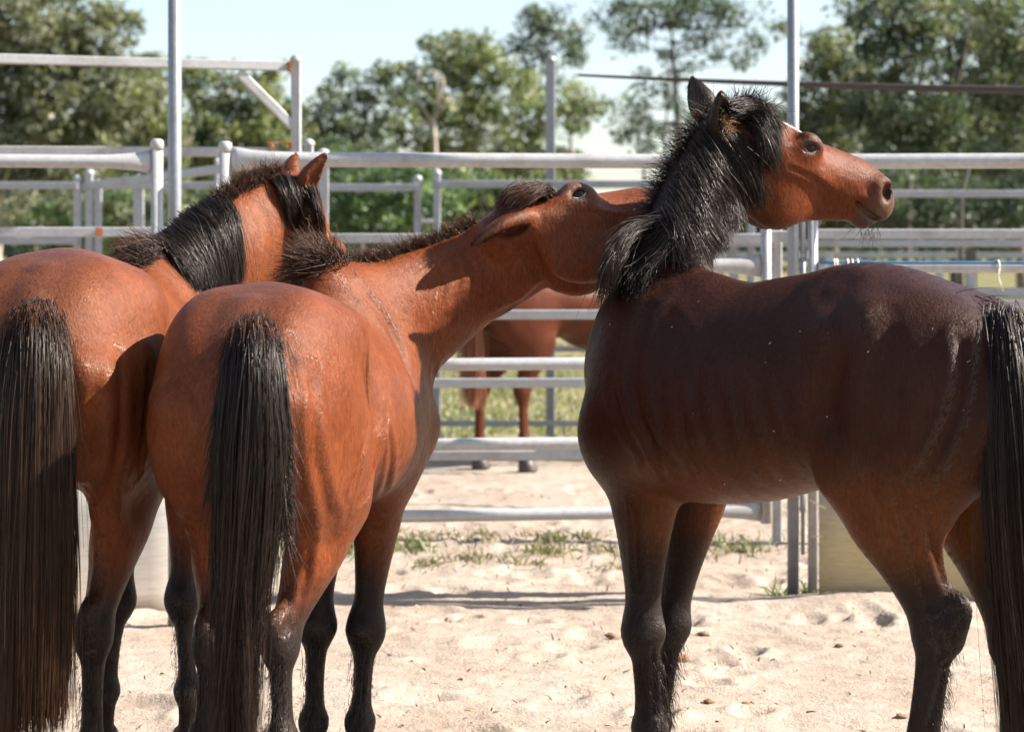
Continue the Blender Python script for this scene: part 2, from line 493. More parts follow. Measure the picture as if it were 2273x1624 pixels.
class Frame:
    """local frame: origin, X, Y, Z unit axes and a scale"""
    def __init__(s, o, x, zhint, sc_=1.0, roll=0.0):
        s.o = v3(o); s.x = nrm(x); z = np.array(zhint, dtype=float); z = nrm(z-s.x*z.dot(s.x))
        y = np.cross(z, s.x)
        s.z = z*math.cos(roll)+y*math.sin(roll); s.y = np.cross(s.z, s.x); s.s = sc_
    def __call__(s, x, y, z): return s.o+s.s*(s.x*x+s.y*y+s.z*z)
    def d(s, x, y, z): return s.x*x+s.y*y+s.z*z
def head(S, H, ears, bases=((.075, .095, .055), (.075, -.095, .055)), es=1.0):
    """H: Frame with origin at the poll, +X to the muzzle, +Z out of the forehead, +Y to the horse's left; scale = head length"""
    L = H.s
    st = [(0.0, -.10, .15, .14), (.12, -.06, .175, .175), (.26, -.05, .175, .19), (.40, -.045, .165, .185), (.52, -.04, .155, .15), (.66, -.02, .15, .12),
          (.80, .005, .135, .108), (.90, -.005, .12, .105), (.965, -.03, .09, .09)]
    S.chain([(H(x, 0, z), a*L, b*L) for x, z, b, a in st], H.y, k=.03*L/.55, egg=[0, .05, .1, .12, .2, .25, .2, .1, 0])
    # cheek plates
    for sg in (1, -1):
        S.ell(H(.38, .07*sg, -.23), (.20*L, .085*L, .215*L), [H.x, H.y, H.z], k=.03)
        S.ell(H(.30, .085*sg, -.15), (.15*L, .08*L, .16*L), [H.x, H.y, H.z], k=.03)
        S.chain([(H(.44, .150*sg, -.050), .020*L, .024*L), (H(.55, .135*sg, -.072), .018*L, .022*L), (H(.66, .105*sg, -.09), .012*L, .014*L)], H.y, k=.014)
        # veins and tendons of the cheek
        S.chain([(H(.50, .132*sg, -.10), .007*L, .007*L), (H(.53, .125*sg, -.16), .007*L, .007*L), (H(.50, .105*sg, -.25), .006*L, .006*L)], H.y, k=.008)
        S.chain([(H(.60, .118*sg, -.04), .007*L, .007*L), (H(.70, .108*sg, -.02), .007*L, .007*L), (H(.80, .100*sg, -.03), .006*L, .006*L)], H.y, k=.008)
        S.chain([(H(.72, .095*sg, -.10), .010*L, .012*L), (H(.82, .092*sg, -.075), .012*L, .014*L), (H(.90, .098*sg, -.045), .010*L, .012*L)], H.y, k=.012)
        S.ell(H(.87, .112*sg, -.005), (.035*L, .018*L, .035*L), [H.x, H.y, H.z], k=.018, mode='sub')
        # masseter front edge + mandible bar
        S.chain([(H(.42, .06*sg, -.30), .06*L, .12*L), (H(.58, .045*sg, -.235), .045*L, .085*L), (H(.74, .03*sg, -.175), .035*L, .07*L), (H(.86, .02*sg, -.135), .035*L, .05*L)], H.y, k=.03)
        # orbit and brow
        S.ell(H(.405, .150*sg, .035), (.085*L*es**2.2, .05*L*es, .062*L*es), [H.x, H.y, H.z], k=.03*es**2)
        S.chain([(H(.36, .145*sg, .075), .022*L, .022*L), (H(.42, .175*sg, .085), .02*L, .024*L), (H(.49, .15*sg, .06), .014*L, .018*L)], H.y, k=.02)
        # hollow above the eye
        S.ell(H(.30, .16*sg, .07), (.045*L, .035*L, .035*L), [H.x, H.y, H.z], k=.03, mode='sub')
        # nostril wing, nostril
        S.ell(H(.925, .085*sg, .015), (.06*L, .04*L, .075*L), [H.x, H.y, H.z], k=.03)
    # lips and chin
    S.chain([(H(.84, 0, -.075), .08*L, .05*L), (H(.93, 0, -.08), .085*L, .06*L), (H(.985, 0, -.08), .07*L, .055*L)], H.y, k=.03)
    S.chain([(H(.86, 0, -.15), .055*L, .045*L), (H(.92, 0, -.165), .06*L, .05*L), (H(.965, 0, -.135), .045*L, .03*L)], H.y, k=.012)
    for sg in (1, -1):
        S.ell(H(.955, .108*sg, .015), (.034*L, .05*L, .058*L), [nrm(H.d(1, .3*sg, .35)), nrm(H.d(-.3, 1*sg, 0)), nrm(H.d(-.35, 0, 1))], k=.008, mode='sub')
        # mouth slit
        S.chain([(H(.82, .085*sg, -.100), .035*L, .010*L), (H(.90, .085*sg, -.122), .035*L, .013*L), (H(1.0, .05*sg, -.122), .045*L, .014*L)], H.y, k=.008, mode='sub')
        # eye opening
        S.ell(H(.425, .200*sg, .030), (.046*L*es, .034*L*es, .024*L*(1+(es-1)*.5)), [nrm(H.d(.93, 0, .36)), H.y, nrm(H.d(-.36, 0, .93))], k=.006, mode='sub')
        S.chain([(H(.375, .185*sg, .035), .008*L, .008*L), (H(.40, .196*sg, .062), .010*L, .011*L), (H(.45, .190*sg, .066), .010*L, .010*L), (H(.485, .165*sg, .045), .006*L, .006*L)], H.y, k=.010)
    # ears: tip direction in head frame, opening direction in head frame
    for bs, (tip, opn, ln) in zip(bases, ears):
        b0 = H(*bs); t = nrm(H.d(*tip)); op = H.d(*opn); op = nrm(op-t*np.dot(op, t)); sd = np.cross(t, op)
        ln = ln*L
        prof = [(0, .058, .055), (.22, .080, .060), (.45, .082, .052), (.70, .058, .038), (.90, .028, .022), (1.0, .011, .011)]
        bend = op*0.06*L
        pts = [(b0+t*ln*q+bend*(q**2), a*L, b*L) for q, a, b in prof]
        S.chain(pts, sd, k=.012)
        prof2 = [(.12, .030, .034), (.30, .052, .036), (.50, .052, .030), (.72, .032, .020), (.84, .014, .010)]
        S.chain([(b0+t*ln*q+bend*(q**2)+op*.040*L*(1-.5*q), a*L, b*L) for q, a, b in prof2], sd, k=.004, mode='sub')
def eyes(parent, H, both=True, es=1.0):
    L = H.s
    for sg in ((1, -1) if both else (-1,)):
        for nm, c, r, mat in (('eye', H(.425, .152*sg, .032), .048*L*(1+(es-1)*.7), M['eye']),):
            U, Vv = 20, 14
            vs = []; fs = []
            ax = (nrm(H.d(.93, 0, .30)), H.y, nrm(H.d(-.30, 0, .93)))
            for i in range(Vv+1):
                th = PI*i/Vv
                for j in range(U):
                    ph = 2*PI*j/U
                    q = ax[0]*math.sin(th)*math.cos(ph)*r*1.0+ax[2]*math.sin(th)*math.sin(ph)*r*.95+ax[1]*math.cos(th)*r*.72
                    vs.append(c+q)
            for i in range(Vv):
                for j in range(U):
                    fs.append((i*U+j, i*U+(j+1) % U, (i+1)*U+(j+1) % U, (i+1)*U+j))
            e = np_mesh(nm, vs, fs, mat, parent)
            # thin white rim of the eye below the iris
            mb = MB()
            pts = [c+(ax[0]*math.cos(a)*r*.72+ax[2]*math.sin(a)*r*.5)+ax[1]*sg*r*.60 for a in np.linspace(PI*1.05, PI*1.95, 9)]
            mb.tube(pts, [q*(1+(es-1)*4) for q in (.0004, .0011, .0016, .0018, .0018, .0018, .0016, .0011, .0004)], 6)
            mb.build('eye_white', M['sclera'], parent, True)

def leg(S, pts, radii, side, k=.02):
    S.chain([(p, a, b) for p, (a, b) in zip(pts, radii)], side, k=k, sub=4)

def hind_leg(S, fwd, lat, sgn, hip, stifle, hock, fet, hoofp, sc_=1.0):
    """lat: unit vector to the horse's left; sgn +1 left leg, -1 right leg"""
    hip, stifle, hock, fet, hoofp = map(v3, (hip, stifle, hock, fet, hoofp))
    f = nrm(fwd); l = nrm(lat); up = np.array([0, 0, 1.])
    q = sc_
    # thigh mass
    S.chain([(hip, .10*q, .19*q), (hip*.5+stifle*.5-f*.015, .105*q, .19*q), (stifle-f*.02+up*.02, .078*q, .135*q)], l, k=.06)
    # buttock muscle running down behind
    b0 = hip-f*.15*q+up*.02; b1 = hip*.35+stifle*.65-f*.17*q; b2 = stifle*.55+hock*.45-f*.045*q
    S.chain([(b0, .070*q, .072*q), (b1*.6+b0*.4, .072*q, .07*q), (b1, .060*q, .06*q), (b2, .036*q, .045*q)], l, k=.028)
    # stifle
    S.ell(stifle+f*.03*q, (.075*q, .07*q, .09*q), [f, l, up], k=.05)
    # gaskin
    g = lambda t: stifle*(1-t)+hock*t
    S.chain([(g(0)-f*.01, .072*q, .115*q), (g(.30), .070*q, .098*q), (g(.55), .054*q, .070*q), (g(.80), .038*q, .052*q), (g(1.0), .037*q, .052*q)], l, k=.04)
    # achilles and point of hock
    ph = hock-f*.055*q+up*.055*q
    S.chain([(g(.42)-f*.06*q, .022*q, .03*q), (g(.72)-f*.055*q, .015*q, .02*q), (ph, .020*q, .024*q), (hock-f*.035*q-up*.02, .022*q, .024*q)], l, k=.025)
    S.ell(hock, (.050*q, .040*q, .062*q), [f, l, up], k=.03)
    c = lambda t: hock*(1-t)+fet*t
    S.chain([(c(.08), .034*q, .046*q), (c(.30), .026*q, .036*q), (c(.6), .0235*q, .032*q), (c(.88), .027*q, .034*q), (c(1.0), .033*q, .038*q)], l, k=.02)
    S.chain([(c(.3)-f*.026*q, .012*q, .012*q), (c(.85)-f*.030*q, .013*q, .013*q)], l, k=.012)
    S.ell(fet-f*.012*q, (.042*q, .034*q, .042*q), [f, l, up], k=.02)
    S.chain([(fet, .030*q, .034*q), (fet*.5+hoofp*.5, .027*q, .030*q), (hoofp+up*.055, .040*q, .043*q)], l, k=.02)

def fore_leg(S, fwd, lat, sgn, wither, pshoulder, elbow, knee, fet, hoofp, sc_=1.0):
    wither, pshoulder, elbow, knee, fet, hoofp = map(v3, (wither, pshoulder, elbow, knee, fet, hoofp))
    f = nrm(fwd); l = nrm(lat); up = np.array([0, 0, 1.]); q = sc_
    S.chain([(wither, .045*q, .10*q), (wither*.5+pshoulder*.5, .062*q, .12*q), (pshoulder, .072*q, .09*q)], l, k=.06)
    S.chain([(pshoulder, .07*q, .08*q), (elbow+f*.04+up*.03, .07*q, .105*q)], l, k=.06)
    # triceps
    S.ell(elbow*.6+wither*.4-f*.02*q, (.12*q, .06*q, .13*q), [f, l, up], k=.05)
    g = lambda t: elbow*(1-t)+knee*t
    S.chain([(g(-.1), .066*q, .105*q), (g(.15), .062*q, .088*q), (g(.4), .050*q, .066*q), (g(.7), .037*q, .046*q), (g(.9), .036*q, .041*q), (g(1.0), .041*q, .043*q)], l, k=.04)
    S.ell(knee, (.043*q, .043*q, .060*q), [f, l, up], k=.035)
    S.ell(knee-f*.035*q+up*.005, (.018*q, .018*q, .025*q), [f, l, up], k=.02)
    c = lambda t: knee*(1-t)+fet*t
    S.chain([(c(.12), .034*q, .036*q), (c(.35), .025*q, .029*q), (c(.65), .0225*q, .027*q), (c(.9), .027*q, .031*q), (c(1.0), .032*q, .035*q)], l, k=.02)
    S.chain([(c(.2)-f*.024*q, .012*q, .012*q), (c(.85)-f*.026*q, .012*q, .012*q)], l, k=.012)
    S.ell(fet-f*.010*q, (.040*q, .034*q, .040*q), [f, l, up], k=.02)
    S.chain([(fet, .029*q, .032*q), (fet*.5+hoofp*.5, .026*q, .029*q), (hoofp+up*.055, .040*q, .043*q)], l, k=.02)

def hoof(parent, p, fwd, q=1.0):
    f = Vector(tuple(nrm(fwd))); p = Vector(tuple(p)); p.z = 0
    mb = MB()
    mb.tube([p+f*.025+Vector((0, 0, -.012)), p+f*.022+Vector((0, 0, .0)), p+f*.005+Vector((0, 0, .04)), p-f*.004+Vector((0, 0, .075))],
            [(.060*q, .066*q), (.060*q, .066*q), (.050*q, .056*q), (.040*q, .044*q)], 18)
    return mb.build('hoof', M['hoof'], parent, True)

BAY = np.array([.235, .068, .022])
BLK = np.array([.014, .010, .009])
def color_legs(col, V, legs, soft=.10, black=BLK):
    """legs: list of polylines (points) with start height of black"""
    for pl, ztop, rad in legs:
        d = np.full(len(V), 9.)
        for a, b in zip(pl[:-1], pl[1:]): d = np.minimum(d, segdist(V, a, b))
        wv = (1-sstep(V[:, 2], ztop-soft, ztop+soft))*(1-sstep(d, rad*.8, rad*1.2))
        col = col*(1-wv[:, None])+black*wv[:, None]
    return col
def blend(col, m, c):
    return col*(1-m[:, None])+np.array(c)*m[:, None]
# ------------------------------------------------------------------ ground
def vnoise(x, y, seed=0):
    xi = np.floor(x).astype(np.int64); yi = np.floor(y).astype(np.int64)
    fx = x-xi; fy = y-yi; fx = fx*fx*(3-2*fx); fy = fy*fy*(3-2*fy)
    def h(a, b):
        n = (a*374761393+b*668265263+seed*1442695041) & 0x7fffffff
        n = ((n ^ (n >> 13))*1274126177) & 0x7fffffff
        return ((n ^ (n >> 16)) & 0xffff)/65535.
    return (h(xi, yi)*(1-fx)+h(xi+1, yi)*fx)*(1-fy)+(h(xi, yi+1)*(1-fx)+h(xi+1, yi+1)*fx)*fy
def fbm(x, y, seed=0, o=4):
    a = 0; s = 1; t = 0
    for i in range(o): a = a+s*(vnoise(x*2**i+i*17.3, y*2**i-i*9.1, seed+i)-.5); t += s; s *= .5
    return a/t

def sand_height(x, y):
    z = .035*fbm(x*1.1, y*1.1, 3, 3)+.017*fbm(x*4.5, y*4.5, 9, 3)+.012*fbm(x*17, y*17, 21, 3)
    # wind row of sand pushed up along the panels
    z = z+.035*np.exp(-((y-8.30-.05*np.sin(x*2.1))/.16)**2)*(1+.6*np.sin(x*5.3))*(x > .55)
    z = z+.02*np.exp(-((y-9.9)/.25)**2)
    return z-.012
xs = np.concatenate([-np.geomspace(14, 3.3, 26), np.arange(-3.25, 3.25, .018), np.geomspace(3.3, 14, 26)])
ys = np.concatenate([np.linspace(-6, 3.6, 20), np.arange(3.7, 9.2, .02), np.arange(9.2, 14.1, .034)])
X, Y = np.meshgrid(xs, ys)
Z = sand_height(X, Y)
hp = np.random.default_rng(5)
for i in range(420):       # hoof marks
    cx = hp.uniform(-3.2, 3.2); cy = hp.uniform(4.0, 12.5); r = hp.uniform(.045, .085); dpt = hp.uniform(.006, .022); a = hp.uniform(0, 6.28); e = hp.uniform(1, 1.5)
    ix = np.where(np.abs(xs-cx) < r*3)[0]; iy = np.where(np.abs(ys-cy) < r*3)[0]
    if len(ix) == 0 or len(iy) == 0: continue
    sl = (slice(iy[0], iy[-1]+1), slice(ix[0], ix[-1]+1))
    dx = X[sl]-cx; dy = Y[sl]-cy
    u = (dx*math.cos(a)+dy*math.sin(a))/e; v = -dx*math.sin(a)+dy*math.cos(a)
    q = np.sqrt(u*u+v*v)/r
    Z[sl] += -dpt*np.exp(-q**4)+dpt*.55*np.exp(-((q-1.3)/.35)**2)*(1+.6*np.sin(np.arctan2(v, u)*2+a))
ny, nx = X.shape
V = np.stack([X, Y, Z], -1).reshape(-1, 3)
i = np.arange(ny-1)[:, None]*nx+np.arange(nx-1)[None]
F = np.stack([i, i+1, i+nx+1, i+nx], -1).reshape(-1, 4)

def sand_material():
    m, n, l, b = newmat('pale_sand')
    g = n.new('ShaderNodeNewGeometry')
    n1 = noise(n, l, 1.4, 6, .65, g.outputs['Position']); n2 = noise(n, l, 11, 5, .65, g.outputs['Position']); n3 = noise(n, l, 130, 3, .7, g.outputs['Position'])
    n4 = noise(n, l, 38, 4, .75, g.outputs['Position'])
    r1 = ramp(n, [(.30, (0.308, 0.24, 0.186)), (.55, (0.379, 0.315, 0.26)), (.75, (0.408, 0.35, 0.29))]); l.new(n1.outputs['Fac'], r1.inputs[0])
    r2 = ramp(n, [(.30, (.74, .70, .66)), (.55, (1, 1, 1))]); l.new(n2.outputs['Fac'], r2.inputs[0])
    r3 = ramp(n, [(.30, (.70, .66, .62)), (.50, (1.0, 1.0, 1.0)), (.70, (1.12, 1.12, 1.12))]); l.new(n3.outputs['Fac'], r3.inputs[0])
    # specks of dark organic matter
    r4 = ramp(n, [(.66, (1, 1, 1)), (.72, (.42, .30, .20))]); l.new(n4.outputs['Fac'], r4.inputs[0])
    o = r1.outputs[0]
    for r, f in ((r2, .8), (r3, 1), (r4, .8)):
        mx = n.new('ShaderNodeMixRGB'); mx.blend_type = 'MULTIPLY'; mx.inputs[0].default_value = f
        l.new(o, mx.inputs[1]); l.new(r.outputs[0], mx.inputs[2]); o = mx.outputs[0]
    l.new(o, b.inputs['Base Color']); b.inputs['Roughness'].default_value = .95; b.inputs['Specular IOR Level'].default_value = .15
    bp = n.new('ShaderNodeBump'); bp.inputs['Strength'].default_value = .7; bp.inputs['Distance'].default_value = .006; l.new(n3.outputs['Fac'], bp.inputs['Height'])
    b2 = n.new('ShaderNodeBump'); b2.inputs['Strength'].default_value = .6; b2.inputs['Distance'].default_value = .02; l.new(n4.outputs['Fac'], b2.inputs['Height']); l.new(bp.outputs[0], b2.inputs['Normal'])
    l.new(b2.outputs[0], b.inputs['Normal'])
    return m
M['sand'] = sand_material()
tag(np_mesh('sand_yard', V, F, M['sand']), kind='structure')

def grass_ground():
    m, n, l, b = newmat('paddock_grass_ground')
    g = n.new('ShaderNodeNewGeometry')
    n1 = noise(n, l, .5, 5, .6, g.outputs['Position']); n2 = noise(n, l, 9, 5, .7, g.outputs['Position'])
    r1 = ramp(n, [(.30, (.090, .105, .042)), (.48, (.160, .150, .070)), (.64, (.240, .205, .120))]); l.new(n1.outputs['Fac'], r1.inputs[0])
    r2 = ramp(n, [(.3, (.55, .6, .5)), (.7, (1.25, 1.2, 1.2))]); l.new(n2.outputs['Fac'], r2.inputs[0])
    mx = n.new('ShaderNodeMixRGB'); mx.blend_type = 'MULTIPLY'; mx.inputs[0].default_value = 1
    l.new(r1.outputs[0], mx.inputs[1]); l.new(r2.outputs[0], mx.inputs[2]); l.new(mx.outputs[0], b.inputs['Base Color'])
    b.inputs['Roughness'].default_value = .95; b.inputs['Specular IOR Level'].default_value = .1
    return m
M['grass_ground'] = grass_ground()
mb = MB()
gx = [-900, -60, -14, -4, 0, 4, 14, 60, 900]; gy = [-300, 13.6, 13.9, 16, 20, 30, 60, 120, 1500]
vs = [(a, b, -.03) for b in gy for a in gx]
fs = [(j*9+i, j*9+i+1, (j+1)*9+i+1, (j+1)*9+i) for j in range(len(gy)-1) for i in range(8)]
vs = [(a, b, -.5 if b < 13.7 else -.015) for a, b, c in vs]
mb.add(vs, fs)
tag(mb.build('ground', M['grass_ground']), kind='structure')

def leaf_material(name='leaves', trans=.35):
    m = bpy.data.materials.new(name); m.use_nodes = True
    n = m.node_tree.nodes; l = m.node_tree.links
    n.remove(n['Principled BSDF'])
    at_ = n.new('ShaderNodeVertexColor'); at_.layer_name = 'coat'
    d = n.new('ShaderNodeBsdfPrincipled'); d.inputs['Roughness'].default_value = .5; d.inputs['Specular IOR Level'].default_value = .45
    t = n.new('ShaderNodeBsdfTranslucent')
    mx = n.new('ShaderNodeMixShader'); mx.inputs[0].default_value = trans
    br = n.new('ShaderNodeMixRGB'); br.blend_type = 'MULTIPLY'; br.inputs[0].default_value = 1; br.inputs[2].default_value = (1.3, 1.5, .7, 1)
    l.new(at_.outputs[0], d.inputs['Base Color']); l.new(at_.outputs[0], br.inputs[1]); l.new(br.outputs[0], t.inputs['Color'])
    l.new(d.outputs[0], mx.inputs[1]); l.new(t.outputs[0], mx.inputs[2]); l.new(mx.outputs[0], n['Material Output'].inputs[0])
    return m
M['leaf'] = leaf_material()
M['blade'] = leaf_material('grass_blades', .3)
M['bark_pale'] = plain('pale_gum_bark', (.42, .36, .30), .8, 6, .35)
M['bark_dark'] = plain('grey_bark', (.10, .085, .075), .9, 8, .35)
M['bark_mid'] = plain('brown_bark', (.17, .13, .10), .9, 8, .35)

def blades(name, C, ln, wid, cols, up=(0, 0, 1), lean=.5, kind='stuff'):
    """C (n,3) root points -> two-segment tapering blades with thickness from a folded midrib"""
    n = len(C)
    L = ln*rng.uniform(.5, 1.2, (n, 1)); d = rng.normal(size=(n, 3))*lean+np.array(up); d[:, 2] = np.abs(d[:, 2]); d /= np.linalg.norm(d, axis=1, keepdims=True)
    s = np.cross(d, rng.normal(size=(n, 3))); s /= np.linalg.norm(s, axis=1, keepdims=True)
    W = wid*rng.uniform(.6, 1.3, (n, 1))
    mid = C+d*L*.55; tip = C+d*L+np.array([0, 0, -1])*L*.25+rng.normal(size=(n, 3))*L*.15
    V = np.stack([C-s*W, C+s*W, mid+s*W*.8, tip, mid-s*W*.8], 1)
    V = V.reshape(-1, 3)
    b = np.arange(n)[:, None]*5
    F = np.concatenate([b+np.array([[0, 1, 2, 4]]), b+np.array([[4, 2, 3, 3]])], 0)
    me = bpy.data.meshes.new(name)
    # quads and triangles together
    q = (b+np.array([[0, 1, 2, 4]])).astype(np.int32); t = (b+np.array([[4, 2, 3]])).astype(np.int32)
    me.vertices.add(len(V)); me.vertices.foreach_set('co', V.astype(np.float32).ravel())
    lp = np.concatenate([q.ravel(), t.ravel()]); me.loops.add(len(lp)); me.loops.foreach_set('vertex_index', lp)
    me.polygons.add(2*n); me.polygons.foreach_set('loop_start', np.concatenate([np.arange(n)*4, 4*n+np.arange(n)*3]).astype(np.int32))
    me.update(calc_edges=True)
    a = me.color_attributes.new('coat', 'FLOAT_COLOR', 'POINT')
    c4 = np.ones((len(V), 4), dtype=np.float32); c4[:, :3] = np.repeat(cols, 5, axis=0); a.data.foreach_set('color', c4.ravel())
    me.materials.append(M['blade'])
    o = bpy.data.objects.new(name, me); link(o)
    return tag(o, kind=kind)
def palette(n, cs, var=.25):
    cs = np.array(cs); return cs[rng.integers(0, len(cs), n)]*rng.uniform(1-var, 1+var, (n, 1))
# paddock grass beyond the yards
n = 17000
yy = 14.0+rng.uniform(0, 1, n)**1.7*16; xx = (rng.uniform(-.10, .30, n))*yy
keep = fbm(xx*.9, yy*.9, 40, 3) > -.16
C = np.stack([xx, yy, np.full(n, -.02)], 1)[keep]
blades('paddock_grass', C, .13, .008, palette(len(C), [(.15, .16, .075), (.22, .20, .11), (.30, .26, .16), (.11, .13, .06)]), lean=.7)
# weeds and straw under the yard fence
cx = []
for k in range(48):
    px = hp.uniform(640, 1760); Dd = hp.normal(9.85, .28); nn = int(hp.uniform(15, 60)); r = hp.uniform(.03, .09)
    p = xat(px, Dd); q = np.tile(np.array([p.x, p.y, 0.]), (nn, 1)); q[:, :2] += hp.normal(size=(nn, 2))*r
    cx.append(q)
C = np.vstack(cx); C[:, 2] = sand_height(C[:, 0], C[:, 1])
blades('dry_weeds', C, .075, .0035, palette(len(C), [(.238, .196, .119), (.154, .126, .063), (.280, .231, .147), (.098, .077, .042), (.091, .105, .042)]), lean=.9)
cx = []
for px, Dd, nn, r in [(905, 9.75, 50, .05), (940, 9.7, 36, .05), (765, 9.7, 90, .07), (745, 9.6, 60, .06), (1735, 8.55, 34, .03), (1785, 8.50, 26, .02), (1250, 9.9, 20, .08), (1560, 10, 50, .14), (1640, 9.8, 60, .14), (1500, 10.1, 36, .12)]:
    p = xat(px, Dd); q = np.tile(np.array([p.x, p.y, 0.]), (nn, 1)); q[:, :2] += rng.normal(size=(nn, 2))*r; cx.append(q)
C = np.vstack(cx); C[:, 2] = sand_height(C[:, 0], C[:, 1])
blades('green_weeds', C, .11, .0045, palette(len(C), [(.084, .119, .035), (.140, .161, .063), (.224, .210, .112)]), lean=.7)
# scraps of leaf, bark and straw on the sand
n = 1500
yy = rng.uniform(4.3, 12, n); xx = rng.uniform(-.30, .30, n)*yy
C = np.stack([xx, yy, sand_height(xx, yy)+.006], 1)
o = blades('leaf_litter', C, .028, .0035, palette(n, [(.12, .07, .04), (.20, .12, .07), (.30, .22, .13), (.06, .04, .03)]), up=(0, 0, .05), lean=1.0)

# ------------------------------------------------------------------ yards: posts, rails, gates
def rr(px, D, z):
    return xat(px, D, z)
def saddle_rail(p0, p1, r, flare0=True, flare1=True):
    """round rail whose flattened ends flare out where they meet a post"""
    mb = MB(); d = (p1-p0); L = d.length
    ts = [0, .03/L, .08/L, .16/L, .26/L]; ts = ts+[.5]+[1-t for t in reversed(ts)]
    pr = [(r*.55, r*1.75), (r*.7, r*1.6), (r*.88, r*1.3), (r*.98, r*1.08), (r, r)]
    rad = [(pr[i] if flare0 else (r, r)) for i in range(5)]+[(r, r)]+[(pr[4-i] if flare1 else (r, r)) for i in range(5)]
    mb.tube([p0+d*t for t in ts], rad, 20)
    return mb
def round_post(p, h, r, parent, name='post', cap=True, mat='galv', z0=-.05):
    mb = MB(); mb.tube([(p.x, p.y, z0), (p.x, p.y, h)], r, 24); mb.build(name, M[mat], parent, True)
    if cap:
        mb = MB(); mb.tube([(p.x, p.y, h-.035), (p.x, p.y, h-.008), (p.x, p.y, h+.006), (p.x, p.y, h+.014)], [r*1.10, r*1.12, r*1.04, r*.55], 20)
        mb.build('post_cap', M[mat], parent, True)
def square_post(p, h, wdt, parent, name='post', cap='ball', mat='galv', z0=-.05):
    mb = MB(); mb.beam((p.x, p.y, z0), (p.x, p.y, h), wdt, wdt, .006); mb.build(name, M[mat], parent)
    if cap:
        mb = MB(); r = wdt*.62
        mb.tube([(p.x, p.y, h-.006), (p.x, p.y, h), (p.x, p.y, h+r*.5), (p.x, p.y, h+r*1.0), (p.x, p.y, h+r*1.25)], [r*.85, r*1.05, r*1.08, r*.72, r*.15], 18)
        mb.build('post_cap', M[mat], parent, True)
def pole(px, D, h, r, label, bits=None):
    p = rr(px, D, 0); t = thing('steel_pole', label, 'pole', (p.x, p.y, 0), 'tall steel poles')
    mb = MB(); mb.tube([(p.x, p.y, -.1), (p.x, p.y, h)], r, 28); mb.build('shaft', M['galv_dull'], t, True)
    mb = MB(); mb.tube([(p.x, p.y, h-.01), (p.x, p.y, h+.012), (p.x, p.y, h+.02)], [r*1.08, r*1.08, r*.4], 20); mb.build('pole_cap', M['galv'], t, True)
    return t, p
pole(388, 7.90, 3.4, .0268, 'tall round steel pole rising behind the neck of the left horse')
tp, pp = pole(1760.5, 8.446, 3.4, .0250, 'tall round steel pole rising behind the face of the dark bay horse')

# near round-rail gate between the post behind the left horse and the stile at the poles
def round_gate():
    t = thing('pipe_gate', 'long round-pipe gate panel behind the horses with five rails', 'gate', rr(515, 8.37, 0), 'round pipe yard panels')
    for z, r in ((1.853, .0315), (1.404, .0290), (.985, .0270), (.645, .0270), (.343, .0265)):
        saddle_rail(rr(513, 8.37, z), rr(1690, 8.62, z), r).build('rail', M['galv'], t, True)
    p = rr(1700, 8.62, 0); round_post(p, 1.90, .0235, t, 'stile', True, 'galv', .29)
    p = rr(1718, 8.66, 0)
    for z in (1.53, 1.02):
        mb = MB(); mb.beam((p.x-.02, p.y, z), (p.x+.06, p.y, z), .02, .05); mb.build('latch_tab', M['galv'], t)
round_gate()
def post_thing(px, D, h, r, label):
    p = rr(px, D, 0); t = thing('fence_post', label, 'post', (p.x, p.y, 0), 'round fence posts')
    round_post(p, h, r, t, 'shaft')
post_thing(348.5, 8.37, 1.925, .0255, 'capped round steel post at the end of the short left rail')
post_thing(500, 8.37, 1.915, .0262, 'capped round steel post at the left end of the long pipe gate')
post_thing(1804, 8.47, 1.80, .0212, 'slim round steel post just right of the tall pole behind the bay head')
def left_panel():
    t = thing('yard_panel', 'round-rail yard panel at the left edge ending at the capped post', 'fence panel', rr(338, 8.37, 0), 'round pipe yard panels')
    for z, r in ((1.842, .0280), (1.404, .0280), (.985, .0270), (.72, .0265)):
        saddle_rail(rr(-260, 8.18, z*1.0), rr(337, 8.37, z), r, False, True).build('rail', M['galv'], t, True)
left_panel()
def right_panel():
    t = thing('yard_panel', 'round-rail yard panel at the right edge behind the dark bay horse', 'fence panel', rr(1816, 8.47, 0), 'round pipe yard panels')
    for z, r in ((1.847, .0325), (1.398, .0230), (.985, .0260)):
        saddle_rail(rr(1815, 8.47, z), rr(2560, 8.33, z), r, False, False).build('rail', M['galv'], t, True)
right_panel()
# blue hose laid along the second rail, with ties
def hose():
    t = thing('blue_hose', 'blue poly hose tied along the top of the second rail at right', 'hose', rr(1830, 8.46, 1.43))
    mb = MB(); pts = []
    for k in range(26):
        px = 1818+k*30; f = (px-1815)/745; D = 8.47-.14*f-.012
        zz = 1.398+.020-.045*max(0, 1-(px-1818)/110)**1.0
        if px < 1930: zz = 1.398+.022+.004*math.sin(px*.07)
        pts.append(rr(px, D, zz))
    mb.tube(pts, .0065, 12); mb.build('hose_pipe', M['blue'], t, True)
    for px in (1850, 1856, 1880, 1890, 1902):
        f = (px-1815)/745; c = rr(px, 8.47-.14*f, 1.400)
        mb = MB(); mb.tube([c+Vector((.003*math.sin(a), math.cos(a)*.028, math.sin(a)*.030+.003)) for a in np.linspace(0, 2*PI, 17)], .003, 6)
        mb.build('tie', M['twine'], t, True)
hose()
